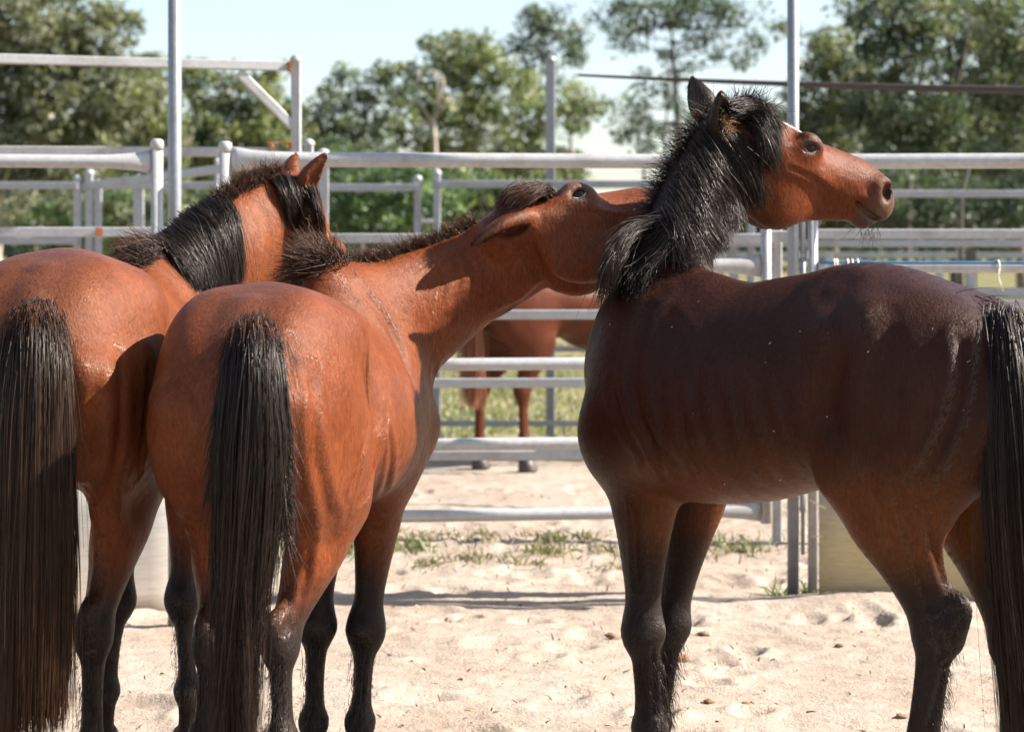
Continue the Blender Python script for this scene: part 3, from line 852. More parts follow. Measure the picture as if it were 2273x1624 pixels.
def twine():
    c = rr(2214, 8.39, 1.40)
    mb = MB(); mb.tube([c+Vector((.002, math.cos(a)*.027, math.sin(a)*.029)) for a in np.linspace(-2, 4.4, 17)], .0035, 6)
    mb.tube([c+Vector((0, -.028, -.005)), c+Vector((-.006, -.034, -.04)), c+Vector((.006, -.03, -.07)), c+Vector((.022, -.02, -.105))], [.004, .0035, .003, .001], 6)
    tag(mb.build('twine_loop', M['twine'], None, True), 'frayed twine loop tied round the hose-topped rail at far right', 'twine')
    c = rr(2203, 8.42, 1.235)
    mb = MB(); mb.tube([c, c+Vector((.004, 0, .02)), c+Vector((.018, 0, .035))], [.003, .003, .001], 6)
    tag(mb.build('twine_end', M['twine'], None, True), 'short white twine end poking above the lower square rail at far right', 'twine')
twine()
# slip hinge between the pole and the slim post
def latch():
    p = rr(1782, 8.455, 0); t = thing('drop_bolt', 'sliding drop bolt with worn collars hanging between pole and slim post', 'bolt', (p.x, p.y, .3))
    mb = MB(); mb.tube([(p.x, p.y, 1.72), (p.x, p.y, .18)], .0085, 12); mb.build('rod', M['galv_far'], t, True)
    for z0, z1 in ((1.46, 1.70), (1.28, 1.44), (.36, .50)):
        mb = MB(); mb.tube([(p.x, p.y, z0), (p.x, p.y, z1)], .0125, 14); mb.build('collar', M['galv_far'], t, True)
    for z in (1.452, 1.27):
        for dx in (-.018, .018):
            mb = MB(); mb.beam((p.x+dx, p.y-.005, z-.018), (p.x+dx, p.y-.005, z+.018), .012, .02); mb.build('lug', M['galv'], t)
latch()

# belting along the foot of the panels
def belt_material(name, c0, c1, c2):
    m, n, l, b = newmat(name)
    g = n.new('ShaderNodeNewGeometry'); sx = n.new('ShaderNodeSeparateXYZ'); l.new(g.outputs['Position'], sx.inputs[0])
    n1 = noise(n, l, 7, 5, .65, g.outputs['Position'], (1, 1, .35)); n2 = noise(n, l, 40, 4, .7, g.outputs['Position'], (.3, .3, 2))
    ad = n.new('ShaderNodeMath'); ad.operation = 'MULTIPLY_ADD'; ad.inputs[1].default_value = .35; l.new(n1.outputs['Fac'], ad.inputs[0]); l.new(sx.outputs['Z'], ad.inputs[2])
    r = ramp(n, [(.17, c0), (.36, c1), (.58, c2)]); l.new(ad.outputs[0], r.inputs[0])
    r2 = ramp(n, [(.3, (.78, .78, .78)), (.65, (1.1, 1.1, 1.1))]); l.new(n2.outputs['Fac'], r2.inputs[0])
    mx = n.new('ShaderNodeMixRGB'); mx.blend_type = 'MULTIPLY'; mx.inputs[0].default_value = .8
    l.new(r.outputs[0], mx.inputs[1]); l.new(r2.outputs[0], mx.inputs[2]); l.new(mx.outputs[0], b.inputs['Base Color'])
    b.inputs['Roughness'].default_value = .85
    return m
M['belt_right'] = belt_material('stained_belting', (.55, .39, .21), (.50, .40, .21), (.40, .34, .26))
M['belt_left'] = belt_material('dusty_belting', (.313, .265, .218), (.299, .265, .231), (.258, .245, .231))
def belt(label, pts, z1, mat):
    mb = MB(); n = len(pts); th = .012
    V = []; F = []
    zs = [-.04, .06, .2, .4, z1]
    for (p) in pts:
        for k, z in enumerate(zs):
            V.append((p.x, p.y+.02*math.sin(z*4+p.x*3), z))
    for (p) in pts:
        for k, z in enumerate(zs):
            V.append((p.x, p.y+.02*math.sin(z*4+p.x*3)+th, z))
    m = len(zs); N = n*m
    for i in range(n-1):
        for k in range(m-1):
            a = i*m+k
            F.append((a, a+m, a+m+1, a+1)); F.append((N+a, N+a+1, N+a+m+1, N+a+m))
    for i in range(n-1):
        a = i*m; F.append((a, N+a, N+a+m, a+m)); a = i*m+m-1; F.append((a, a+m, N+a+m, N+a))
    for k in range(m-1):
        F.append((k, k+1, N+k+1, N+k)); a = (n-1)*m+k; F.append((a, N+a, N+a+1, a+1))
    mb.add(V, F)
    return tag(mb.build('belting', mat, None, True), label, 'belting', 'rubber belting along the yard foot')
belt('stained grey-brown rubber belting at foot of panel behind the dark bay horse', [rr(1817+k*62, 8.44-.012*k, 0) for k in range(13)], .60, M['belt_right'])
belt('pale dusty rubber belting seen between the legs of the left horses', [rr(391-k*60, 8.24-.045*k, 0) for k in range(12)], .60, M['belt_left'])
for px0, py0, px1, py1, lab in ((1796, 1108, 1832, 1128, 'pale straw stalk sticking out high beside the slim post'), (1800, 1190, 1826, 1190, 'pale straw stalk poking out lower down the slim post')):
    mb = MB(); mb.tube([at(px0, py0, 8.40), at(px1, py1, 8.36)], .003, 6); tag(mb.build('straw_stalk', M['straw'], None, True), lab, 'straw')

# second line: square-tube fence
def square_fence(name, label, px0, px1, D0, D1, rails, posts, sz=.048, mat='galv', group='square-tube yard fences', cat='fence'):
    t = thing(name, label, cat, rr(px0, D0, 0), group)
    for z in rails:
        mb = MB(); mb.beam(rr(px0, D0, z), rr(px1, D1, z), .04, sz); mb.build('rail', M[mat], t)
    for px, h, wd, cap in posts:
        f = (px-px0)/(px1-px0); D = D0*(1-f)+D1*f
        square_post(rr(px, D+.03, 0), h, wd, t, 'post', cap, mat)
    return t
square_fence('tube_fence', 'square-tube fence at left with a rust patch on its second rail', -260, 600, 9.75, 9.95, (1.955, 1.556, 1.14, .80, .44), [(-200, 2.0, .05, 'ball')])
square_fence('tube_fence', 'square-tube fence in the middle seen through the gap between horses', 718, 1716, 9.90, 9.97, (1.905, 1.525, 1.145, .805, .445), [(718, 1.935, .05, 'ball'), (1725, 1.9, .046, 'ball')])
square_fence('tube_fence', 'square-tube fence at right with a bright rail below the muzzle', 1815, 2600, 9.95, 9.95, (1.547, 1.185), [(2560, 1.9, .05, 'ball')])
# rust patch on the left fence
mb = MB(); a = rr(214, 9.855, 1.556); b_ = rr(229, 9.86, 1.556)
mb.beam(a+Vector((0, -.0215, 0)), b_+Vector((0, -.0215, 0)), .004, .044); tag(mb.build('rust_patch', M['rust'], None), 'orange rusted clamp on the second square rail at left', 'clamp')
# overhead frames
def frame_left():
    t = thing('overhead_frame', 'tall square-tube frame at left with diagonal corner brace and high beam', 'frame', rr(657.5, 9.95, 0), 'overhead gate frames')
    square_post(rr(657.5, 9.95, 0), 2.405, .0495, t)
    mb = MB(); mb.beam(at(-250, 124, 9.35), at(646, 148, 9.95), .045, .046); mb.build('beam', M['galv'], t)
    mb = MB(); mb.beam(at(529, 160, 9.88), at(650, 280, 9.95), .04, .045); mb.build('brace', M['galv'], t)
    mb = MB(); mb.beam(at(641, 148, 9.93), at(646, 148, 9.93), .052, .053); mb.build('rusty_weld', M['rust'], t)
    mb = MB(); mb.beam(at(594, 318, 9.93), at(648, 318, 9.93), .02, .012); mb.build('bracket', M['galv_rust'], t)
    mb = MB(); mb.beam(at(603, 319, 9.93), at(603, 420, 9.93), .02, .038); mb.build('bracket', M['galv_rust'], t)
    mb = MB(); mb.beam(at(645, 319, 9.93), at(645, 340, 9.93), .02, .012); mb.build('bracket', M['galv_rust'], t)
    mb = MB(); mb.beam(at(597, 332, 9.915), at(609, 332, 9.915), .006, .03); mb.build('rust_spot', M['rust'], t)
frame_left()
def capped_square_post(px, D, h, wd, label, grp='loose square posts'):
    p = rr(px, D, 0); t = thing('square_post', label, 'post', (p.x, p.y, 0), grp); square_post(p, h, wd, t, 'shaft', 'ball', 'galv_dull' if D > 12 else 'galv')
capped_square_post(685.5, 10.2, 2.0, .047, 'square post with white ball cap left of its slightly lower neighbour')
capped_square_post(1222, 15.2, 2.88, .072, 'tall lone square post rising left of the dark bay mane')

# far yard fence
F14 = 14.5
def far_fence():
    t = thing('far_fence', 'thin grey square-tube fence far behind, posts in shade', 'fence', rr(1218, 14.9, 0), 'far yard fences')
    for px0, px1, zs in ((-150, 172, (1.92, 1.52)), (227, 482, (1.92,)), (729, 927, (1.905,)), (970, 1560, (1.93,)), (1560, 2700, (1.86, 1.50, 1.15)), (900, 1560, (.73, .50, .19))):
        for z in zs:
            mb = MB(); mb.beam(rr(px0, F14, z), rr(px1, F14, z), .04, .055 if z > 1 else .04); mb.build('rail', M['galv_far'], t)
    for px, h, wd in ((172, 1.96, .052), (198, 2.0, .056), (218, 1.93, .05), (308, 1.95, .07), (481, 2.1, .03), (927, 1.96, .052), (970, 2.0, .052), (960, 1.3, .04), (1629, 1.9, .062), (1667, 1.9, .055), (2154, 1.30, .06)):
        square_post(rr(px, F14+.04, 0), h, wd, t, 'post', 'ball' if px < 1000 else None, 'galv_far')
    mb = MB(); mb.beam(rr(190, 14.3, 1.91), rr(600, 11.6, 1.97), .04, .055); mb.build('rail', M['galv_far'], t)
    mb = MB(); mb.beam(rr(935, F14-.05, 1.66), rr(962, F14-.05, 1.66), .03, .03); mb.build('latch', M['galv'], t)
far_fence()
def paddock_fence():
    t = thing('paddock_fence', 'distant white rail paddock fence at right with short pale posts', 'fence', rr(2085, 30, 0))
    for z in (1.32, .70):
        mb = MB(); mb.beam(rr(1500, 31, z), rr(2500, 29, z), .05, .09); mb.build('rail', M['galv'], t)
    for px in (1600, 1840, 2085, 2330):
        mb = MB(); mb.beam(rr(px, 29.8, -.05), rr(px, 29.8, 1.38), .11, .11); mb.build('post', M['galv'], t)
    mb = MB(); mb.beam(rr(2155, 26, -.05), rr(2155, 26, 1.42), .13, .13); mb.build('post', M['bark_dark'], t)
paddock_fence()
# long dark boom
mb = MB(); pts = []; rad = []
for k in range(24):
    f = k/23; px = 1284+f*1250; yy_ = 167+(203-167)*(1-(1-f)**1.7)+ (0 if f < .9 else 0); D = 12.4-1.2*f
    pts.append(at(px, yy_, D)); r = (.008+.018*min(1, f*1.25)); rad.append((r*.9, r))
mb.tube(pts, rad, 14)
tag(mb.build('dark_boom', M['dark_beam'], None, True), 'long dark tapering steel boom sweeping across behind the bay head', 'boom')

# loose things on the sand
def clod(px, py, s, label, col='clod', kind='clod'):
    D = CAM_H*FPX/(py-540); p = xat(px, D); z = float(sand_height(np.array([p.x]), np.array([p.y]))[0])
    mb = MB(); U, Vn = 12, 8; vs = []; fs = []
    rr_ = random.Random(int(px*7+py))
    amp = [rr_.uniform(.7, 1.3) for _ in range(U*(Vn+1))]
    for a in range(Vn+1):
        for b in range(U):
            th = PI*a/Vn; ph = 2*PI*b/U; r = s*amp[(a*U+b) if 0 < a < Vn else a*U]
            vs.append((p.x+r*math.sin(th)*math.cos(ph)*1.3, p.y+r*math.sin(th)*math.sin(ph), z+s*.3+r*.6*math.cos(th)))
    for a in range(Vn):
        for b in range(U): fs.append((a*U+b, (a+1)*U+b, (a+1)*U+(b+1) % U, a*U+(b+1) % U))
    mb.add(vs, fs)
    tag(mb.build('dirt_clod', M[col], None, True), label, kind, 'dirt clods on the sand')
clod(1512, 1458, .030, 'largest dark dirt clod, on sand right of the dark bay front legs')
clod(1562, 1402, .018, 'reddish dirt clod above the largest clod, under the bay belly')
clod(1573, 1545, .015, 'small dirt clod below the largest clod beside the bay front legs')
clod(2000, 1582, .014, 'small reddish clod on sand just left of the bay hind leg')
clod(1655, 1548, .012, 'tiny dark clod mid way between bay front and hind legs')
clod(1863, 1428, .012, 'tiny crusty clod on sand below the tall pole')
clod(1205, 1742, .014, 'small curled brown clod low in the middle of the sand')
clod(1357, 1405, .018, 'dark crumbly clod left of the bay front leg')

# ------------------------------------------------------------------ trees
def tree(name, label, D, trunk, blobs, cols, leaf=(.17, .055), dens=1.0, bark='bark_mid', r0=.22, cat='tree', group=None, seed=1, limbs=True, clump=.55, cup=0):
    g = np.random.default_rng(seed)
    s = D/FPX
    base = at(trunk[0][0], 540, D); base.z = 0
    t = thing(name, label, cat, (base.x, base.y, 0), group)
    # trunk and limbs
    tp = [Vector((base.x, D, -.1))]+[at(px, py, D+g.normal()*.2) for px, py in trunk[1:]]
    mb = MB(); n = len(tp)
    P = resample([tuple(p) for p in tp], max(6, n*4))
    mb.tube([Vector(p) for p in P], [r0*(1-.8*i/(len(P)-1)) for i in range(len(P))], 10)
    LV = []; LC = []
    for (px, py, rx, ry, d) in blobs:
        c = np.array(at(px, py, D)); R = np.array([rx*s, (rx+ry)*.55*s, ry*s])
        nc = max(4, int(rx*ry/145*d*dens))
        u = g.normal(size=(nc, 3)); u /= np.linalg.norm(u, axis=1, keepdims=True); u *= g.uniform(.15, 1, (nc, 1))**.45
        cc = c+u*R
        if limbs:
            k = g.choice(nc, min(nc, max(2, nc//5)), replace=False)
            for q in cc[k]:
                i = int(np.argmin(((P-q)**2).sum(1)+3*np.maximum(P[:, 2]-q[2]+.3, 0)**2))
                a = P[i]; m_ = (a+q)/2+g.normal(size=3)*.10*np.linalg.norm(q-a)+np.array([0, 0, -.08*np.linalg.norm(q-a)])
                rr0 = r0*(1-.8*i/(len(P)-1))*.5
                mb.tube([Vector(a), Vector(m_), Vector(q)], [rr0, rr0*.6, rr0*.2], 6, False)
        for q in cc:
            nl = int(g.uniform(24, 50))
            cr = clump*g.uniform(.5, 1.2)*(D/70)**.5
            e = g.normal(size=(nl, 3)); e /= np.linalg.norm(e, axis=1, keepdims=True); e *= g.uniform(.2, 1, (nl, 1))**.5*cr; e[:, 2] *= .7
            LV.append(q+e)
            base_c = np.array(cols[g.integers(0, len(cols))])
            LC.append(base_c*g.uniform(.7, 1.3)*g.uniform(.75, 1.25, (nl, 1)))
    mb.build('trunk', M[bark], t, True)
    L = np.vstack(LV); Cc = np.vstack(LC); n = len(L)
    a = g.normal(size=(n, 3))+np.array([0, 0, -.9]); a /= np.linalg.norm(a, axis=1, keepdims=True)
    b = np.cross(a, g.normal(size=(n, 3))); b /= np.linalg.norm(b, axis=1, keepdims=True)
    ln = leaf[0]*g.uniform(.6, 1.3, (n, 1)); wd = leaf[1]*g.uniform(.7, 1.3, (n, 1))
    V = np.stack([L, L+a*ln*.45+b*wd, L+a*ln, L+a*ln*.45-b*wd], 1).reshape(-1, 3)
    F = (np.arange(n)[:, None]*4+np.arange(4)[None])
    np_mesh('crown', V, F, M['leaf'], t, False, np.repeat(Cc, 4, axis=0))
    return n
OLIVE = [(0.162, 0.168, 0.105), (0.193, 0.193, 0.126), (0.131, 0.142, 0.095)]
YEL = [(0.174, 0.195, 0.085), (0.217, 0.223, 0.108), (0.119, 0.15, 0.072)]
DARK = [(0.064, 0.086, 0.058), (0.091, 0.112, 0.074), (0.072, 0.099, 0.078)]
BLUE = [(0.08, 0.106, 0.087), (0.106, 0.133, 0.106), (0.072, 0.094, 0.078)]
GRN = [(0.101, 0.153, 0.065), (0.134, 0.192, 0.082), (0.063, 0.105, 0.053)]
BIG = (.22, .075)
grp = 'gum trees behind the yards'
cnt = 0
cnt += tree('gum_tree', 'tall olive gum tree at the left edge with pale leaning trunk', 62, [(-15, 540), (8, 300), (45, 220), (85, 120), (115, 20)],
     [(60, 60, 170, 110, 1.0), (215, 70, 75, 80, .8), (20, 200, 120, 90, 1), (150, 220, 130, 100, 1.1), (270, 200, 70, 90, .9), (100, 340, 170, 90, 1.1), (-60, 80, 90, 130, .8), (280, 50, 25, 22, .3)], OLIVE, BIG, 1.0, 'bark_pale', .20, group=grp, seed=2)
cnt += tree('gum_tree', 'olive gum tree just left of the first tall pole', 68, [(330, 540), (330, 300), (320, 160)],
     [(330, 190, 60, 70, 1), (300, 280, 100, 90, 1.1), (360, 340, 80, 90, 1.1), (345, 145, 40, 30, .7)], OLIVE+YEL[:1], BIG, 1.1, 'bark_pale', .16, group=grp, seed=3)
cnt += tree('gum_tree', 'green gum tree under the high beam beside its diagonal brace', 75, [(560, 540), (560, 330), (545, 200)],
     [(460, 200, 70, 60, 1), (560, 210, 80, 60, .9), (620, 180, 40, 35, .7), (500, 300, 100, 80, 1.2), (610, 300, 80, 80, 1.2), (430, 150, 28, 24, .5), (420, 350, 70, 70, 1)], YEL+OLIVE[:1]+DARK[:1], BIG, 1.1, 'bark_dark', .18, group=grp, seed=4)
cnt += tree('gum_tree', 'dark green gum tree in the middle with loose airy top', 80, [(800, 540), (800, 330), (830, 200)],
     [(745, 220, 50, 45, .8), (850, 150, 45, 32, .8), (800, 190, 60, 50, .9), (700, 290, 50, 50, 1), (790, 280, 85, 60, 1.1), (880, 230, 50, 60, .9), (740, 340, 90, 50, 1.1)], DARK+YEL[:1], BIG, .9, 'bark_dark', .18, group=grp, seed=5)
cnt += tree('gum_tree', 'yellow-green gum tree in the middle with the highest rounded crown', 84, [(1040, 540), (1040, 330), (1020, 160)],
     [(1020, 110, 75, 40, .9), (960, 160, 70, 50, .9), (1070, 140, 80, 60, 1), (1130, 200, 70, 70, .9), (1000, 240, 110, 70, 1.1), (1100, 300, 110, 80, 1.1), (940, 300, 80, 60, 1), (950, 95, 22, 18, .4), (1025, 85, 22, 16, .4)], YEL+OLIVE[:1], BIG, 1.0, 'bark_pale', .2, group=grp, seed=6)
cnt += tree('gum_tree', 'slim gum tree with compact round top left of the dark bay ears', 92, [(1195, 540), (1195, 330), (1205, 60)],
     [(1215, 45, 60, 38, 1.1), (1180, 90, 45, 40, .8), (1265, 85, 45, 42, .7), (1290, 100, 30, 25, .4), (1190, 150, 40, 45, .6), (1150, 110, 30, 40, .5), (1215, 190, 55, 40, .6), (1170, 210, 50, 50, .8), (1260, 150, 40, 35, .4)], DARK+OLIVE[:1], BIG, 1.0, 'bark_dark', .14, group=grp, seed=7)
cnt += tree('gum_tree', 'low spreading gum tree right of the tall lone square post', 78, [(1270, 540), (1270, 380), (1260, 250)],
     [(1280, 215, 50, 40, .8), (1250, 270, 60, 40, .8), (1180, 260, 45, 60, .8), (1235, 370, 80, 40, 1.1), (1150, 360, 90, 50, 1.2), (1300, 250, 35, 28, .4)], YEL+OLIVE, BIG, 1.0, 'bark_mid', .14, group=grp, seed=8)
cnt += tree('gum_tree', 'tall airy blue-grey gum tree above the ears of the dark bay', 66, [(1535, 540), (1510, 330), (1500, 220), (1490, 60)],
     [(1400, 40, 90, 40, .8), (1480, 20, 110, 40, .9), (1560, 20, 80, 40, .8), (1390, 90, 50, 26, .5), (1640, 30, 60, 30, .5), (1440, 200, 55, 40, .45), (1520, 130, 60, 50, .45), (1590, 90, 50, 40, .5), (1470, 280, 50, 35, .4), (1400, 260, 35, 25, .3), (1650, 120, 50, 35, .5), (1700, 90, 35, 40, .5)], BLUE, (.16, .055), 1.15, 'bark_dark', .19, group=grp, seed=9, clump=.6)
cnt += tree('gum_tree', 'sparse blue-grey sapling gum behind the neck of the dark bay', 58, [(1400, 540), (1430, 380), (1400, 260)],
     [(1400, 230, 40, 30, .4), (1430, 300, 40, 30, .4), (1510, 250, 40, 35, .4), (1380, 300, 30, 22, .3), (1450, 340, 55, 22, .5)], BLUE, (.15, .05), 1.1, 'bark_dark', .07, group=grp, seed=10)
cnt += tree('gum_tree', 'pale green gum tree right behind the second tall pole', 60, [(1850, 540), (1850, 330), (1840, 140)],
     [(1850, 110, 95, 50, 1.1), (1820, 200, 80, 80, 1.2), (1790, 270, 60, 50, 1), (1910, 180, 70, 80, 1), (1870, 290, 100, 60, 1.1), (1800, 330, 60, 60, .8), (1760, 60, 40, 40, .5)], OLIVE+YEL[:1]+BLUE[:1], (.16, .055), 1.0, 'bark_mid', .16, group=grp, seed=11)
cnt += tree('gum_tree', 'twin-stemmed dark gum tree upper right with bare straight trunks', 56, [(2010, 540), (2020, 330), (2045, 160), (2050, -60)],
     [(1960, 40, 100, 70, 1.1), (2060, 20, 100, 70, 1), (2000, 130, 90, 70, 1), (2050, 260, 90, 90, 1.1), (1960, 230, 80, 80, 1.1), (1980, 330, 80, 80, 1), (1900, 10, 60, 35, .7)], DARK+OLIVE[:1], (.16, .055), .95, 'bark_dark', .15, group=grp, seed=12)
cnt += tree('gum_tree', 'dark gum tree upper right with forked straight trunk', 58, [(2120, 540), (2120, 330), (2108, 130), (2112, -60)],
     [(2130, 30, 100, 70, .9), (2190, 130, 90, 80, 1.1), (2110, 150, 60, 60, .7), (2140, 260, 90, 90, 1), (2090, 350, 90, 70, 1.1), (2215, 20, 50, 45, .6)], DARK+OLIVE, (.16, .055), .95, 'bark_dark', .17, group=grp, seed=13)
cnt += tree('gum_tree', 'olive gum tree at the right edge filling the top corner', 54, [(2270, 540), (2260, 330), (2270, 100)],
     [(2250, 60, 100, 90, 1.1), (2240, 190, 90, 80, 1.2), (2290, 300, 100, 90, 1.1), (2200, 370, 80, 60, 1.1), (2340, 150, 80, 100, .9)], OLIVE+DARK[:1], (.16, .055), 1.0, 'bark_mid', .17, group=grp, seed=14)
cnt += tree('gum_tree', 'olive gum tree beyond the left edge behind the yards', 70, [(-400, 540), (-400, 300), (-380, 120)],
     [(-380, 120, 160, 110, .8), (-430, 260, 180, 110, .9), (-250, 300, 120, 100, .9)], OLIVE, BIG, .8, 'bark_pale', .2, group=grp, seed=31)
# slender stems of the airy trees
def stem(px0, py0, px1, py1, D, r, label):
    a = at(px0, 540, D); a.z = -.05; b = at(px0, py0, D); c = at(px1, py1, D)
    base = Vector((a.x, D, 0))
    mb = MB(); mb.tube([a, b, (b+c)/2+Vector((.1, 0, 0)), c], [r, r*.8, r*.6, r*.35], 8)
    tag(mb.build('tree_stem', M['bark_dark'], None, True), label, 'tree', grp)
stem(2088, 300, 2165, 0, 57, .11, 'thin bare stem leaning right of the forked trunk upper right')
stem(1475, 300, 1480, 140, 64, .05, 'thin bare sapling stem behind the mane of the dark bay')
stem(1540, 330, 1500, 190, 63, .05, 'thin bare stem leaning left above the ears of the dark bay')
stem(2133, 430, 2128, 330, 24, .035, 'thin brown sapling stem right of the muzzle')
# dead pale limbs
def dead_tree():
    t = thing('dead_tree', 'dead pale tree with bare forked limbs in the middle of the wood', 'tree', at(965, 540, 82)*1.0)
    t.location.z = 0
    mb = MB(); D = 82
    f = lambda *q: [at(x, y, D) for x, y in q]
    mb.tube(f((968, 540), (968, 380), (964, 300), (962, 265)), [.13, .11, .10, .085], 8); mb.build('trunk', M['bark_pale'], t, True)
    for q in (((962, 275), (935, 235), (922, 190), (900, 180)), ((962, 270), (975, 200), (965, 160), (945, 150)), ((962, 268), (988, 230), (1000, 215)), ((922, 200), (930, 170), (932, 155)), ((966, 290), (930, 260), (925, 225)), ((968, 240), (985, 190), (980, 165))):
        mb = MB(); mb.tube(f(*q), [.070, .055, .04, .022][:len(q)], 6); mb.build('limb', M['bark_pale'], t, True)
dead_tree()
# shrubs
sg_ = 'green shrubs behind the yards'
cnt += tree('shrub', 'large dark green shrub behind the middle rails', 34, [(830, 540), (830, 440)], [(800, 420, 70, 50, 1.3), (880, 400, 70, 50, 1.3), (760, 470, 60, 60, 1.3), (850, 490, 110, 50, 1.4), (950, 450, 70, 60, 1.2)], GRN, (.085, .032), 1.0, 'bark_mid', .07, 'shrub', sg_, 21, clump=.30)
cnt += tree('shrub', 'bright green shrub left of the ear of the middle horse', 36, [(1070, 540), (1070, 440)], [(1060, 410, 80, 40, 1.2), (1100, 450, 80, 60, 1.3), (1010, 470, 70, 50, 1.3), (1180, 430, 70, 50, 1.2)], GRN+YEL[:1], (.085, .032), 1.0, 'bark_mid', .07, 'shrub', sg_, 22, clump=.30)
cnt += tree('shrub', 'grey-green shrub low at the left between the square posts', 38, [(260, 540), (260, 460)], [(180, 470, 90, 60, 1.2), (280, 460, 90, 60, 1.2), (60, 480, 90, 60, 1.2), (400, 470, 90, 60, 1.2), (260, 520, 110, 35, 1.2)], OLIVE+GRN[:1], (.085, .032), .9, 'bark_mid', .07, 'shrub', sg_, 23, clump=.30)
cnt += tree('shrub', 'dark blue-green shrub above the long pipe gate in the middle', 48, [(740, 540), (740, 380)], [(760, 340, 60, 30, 1.3), (700, 370, 60, 40, 1.3), (840, 340, 60, 26, 1.2), (620, 380, 70, 60, 1.2), (520, 420, 80, 60, 1.2)], DARK+GRN[:1], (.11, .04), 1.0, 'bark_mid', .08, 'shrub', sg_, 24, clump=.4)
cnt += tree('shrub', 'dark spreading shrub behind the muzzle of the dark bay', 46, [(2050, 540), (2050, 420)], [(2000, 430, 80, 70, 1.3), (2110, 450, 80, 70, 1.3), (2220, 450, 80, 60, 1.3), (1930, 480, 80, 60, 1.3), (1850, 450, 70, 70, 1.2), (1760, 480, 70, 60, 1.2), (2290, 430, 60, 80, 1.2)], DARK, (.11, .04), 1.0, 'bark_dark', .08, 'shrub', sg_, 25, clump=.4)
# far wood that reads as one mass
def far_wood():
    g = np.random.default_rng(77)
    N = 120000
    D = g.uniform(105, 135, N); px = g.uniform(-1500, 3700, N)
    top = 430-60*vnoise(px/160, px*0+3, 5)-30*vnoise(px/40, px*0+3, 6)
    top = np.where((px > 1290) & (px < 1700), np.maximum(top, 455), top-40)
    top = np.where(px > 1720, top-110, top); top = np.where(px < 660, top-90, top)
    f = g.uniform(0, 1, N)
    py = top+(575-top)*f
    z = CAM_H+(540-py)/FPX*D
    P = np.stack([(px-1136.5)/FPX*D, D, np.maximum(z, 0)], 1)
    a = g.normal(size=(N, 3)); a /= np.linalg.norm(a, axis=1, keepdims=True); b = np.cross(a, g.normal(size=(N, 3))); b /= np.linalg.norm(b, axis=1, keepdims=True)
    ln = g.uniform(.3, .6, (N, 1)); wd = ln*.32
    V = np.stack([P, P+a*ln*.5+b*wd, P+a*ln, P+a*ln*.5-b*wd], 1).reshape(-1, 3)
    cols = np.array(DARK)[g.integers(0, 3, N)]*g.uniform(.6, 1.3, (N, 1))
    o = np_mesh('far_woodland', V, np.arange(N)[:, None]*4+np.arange(4)[None], M['leaf'], None, False, np.repeat(cols, 4, axis=0))
    tag(o, kind='stuff')
far_wood()
print('leaves', cnt)
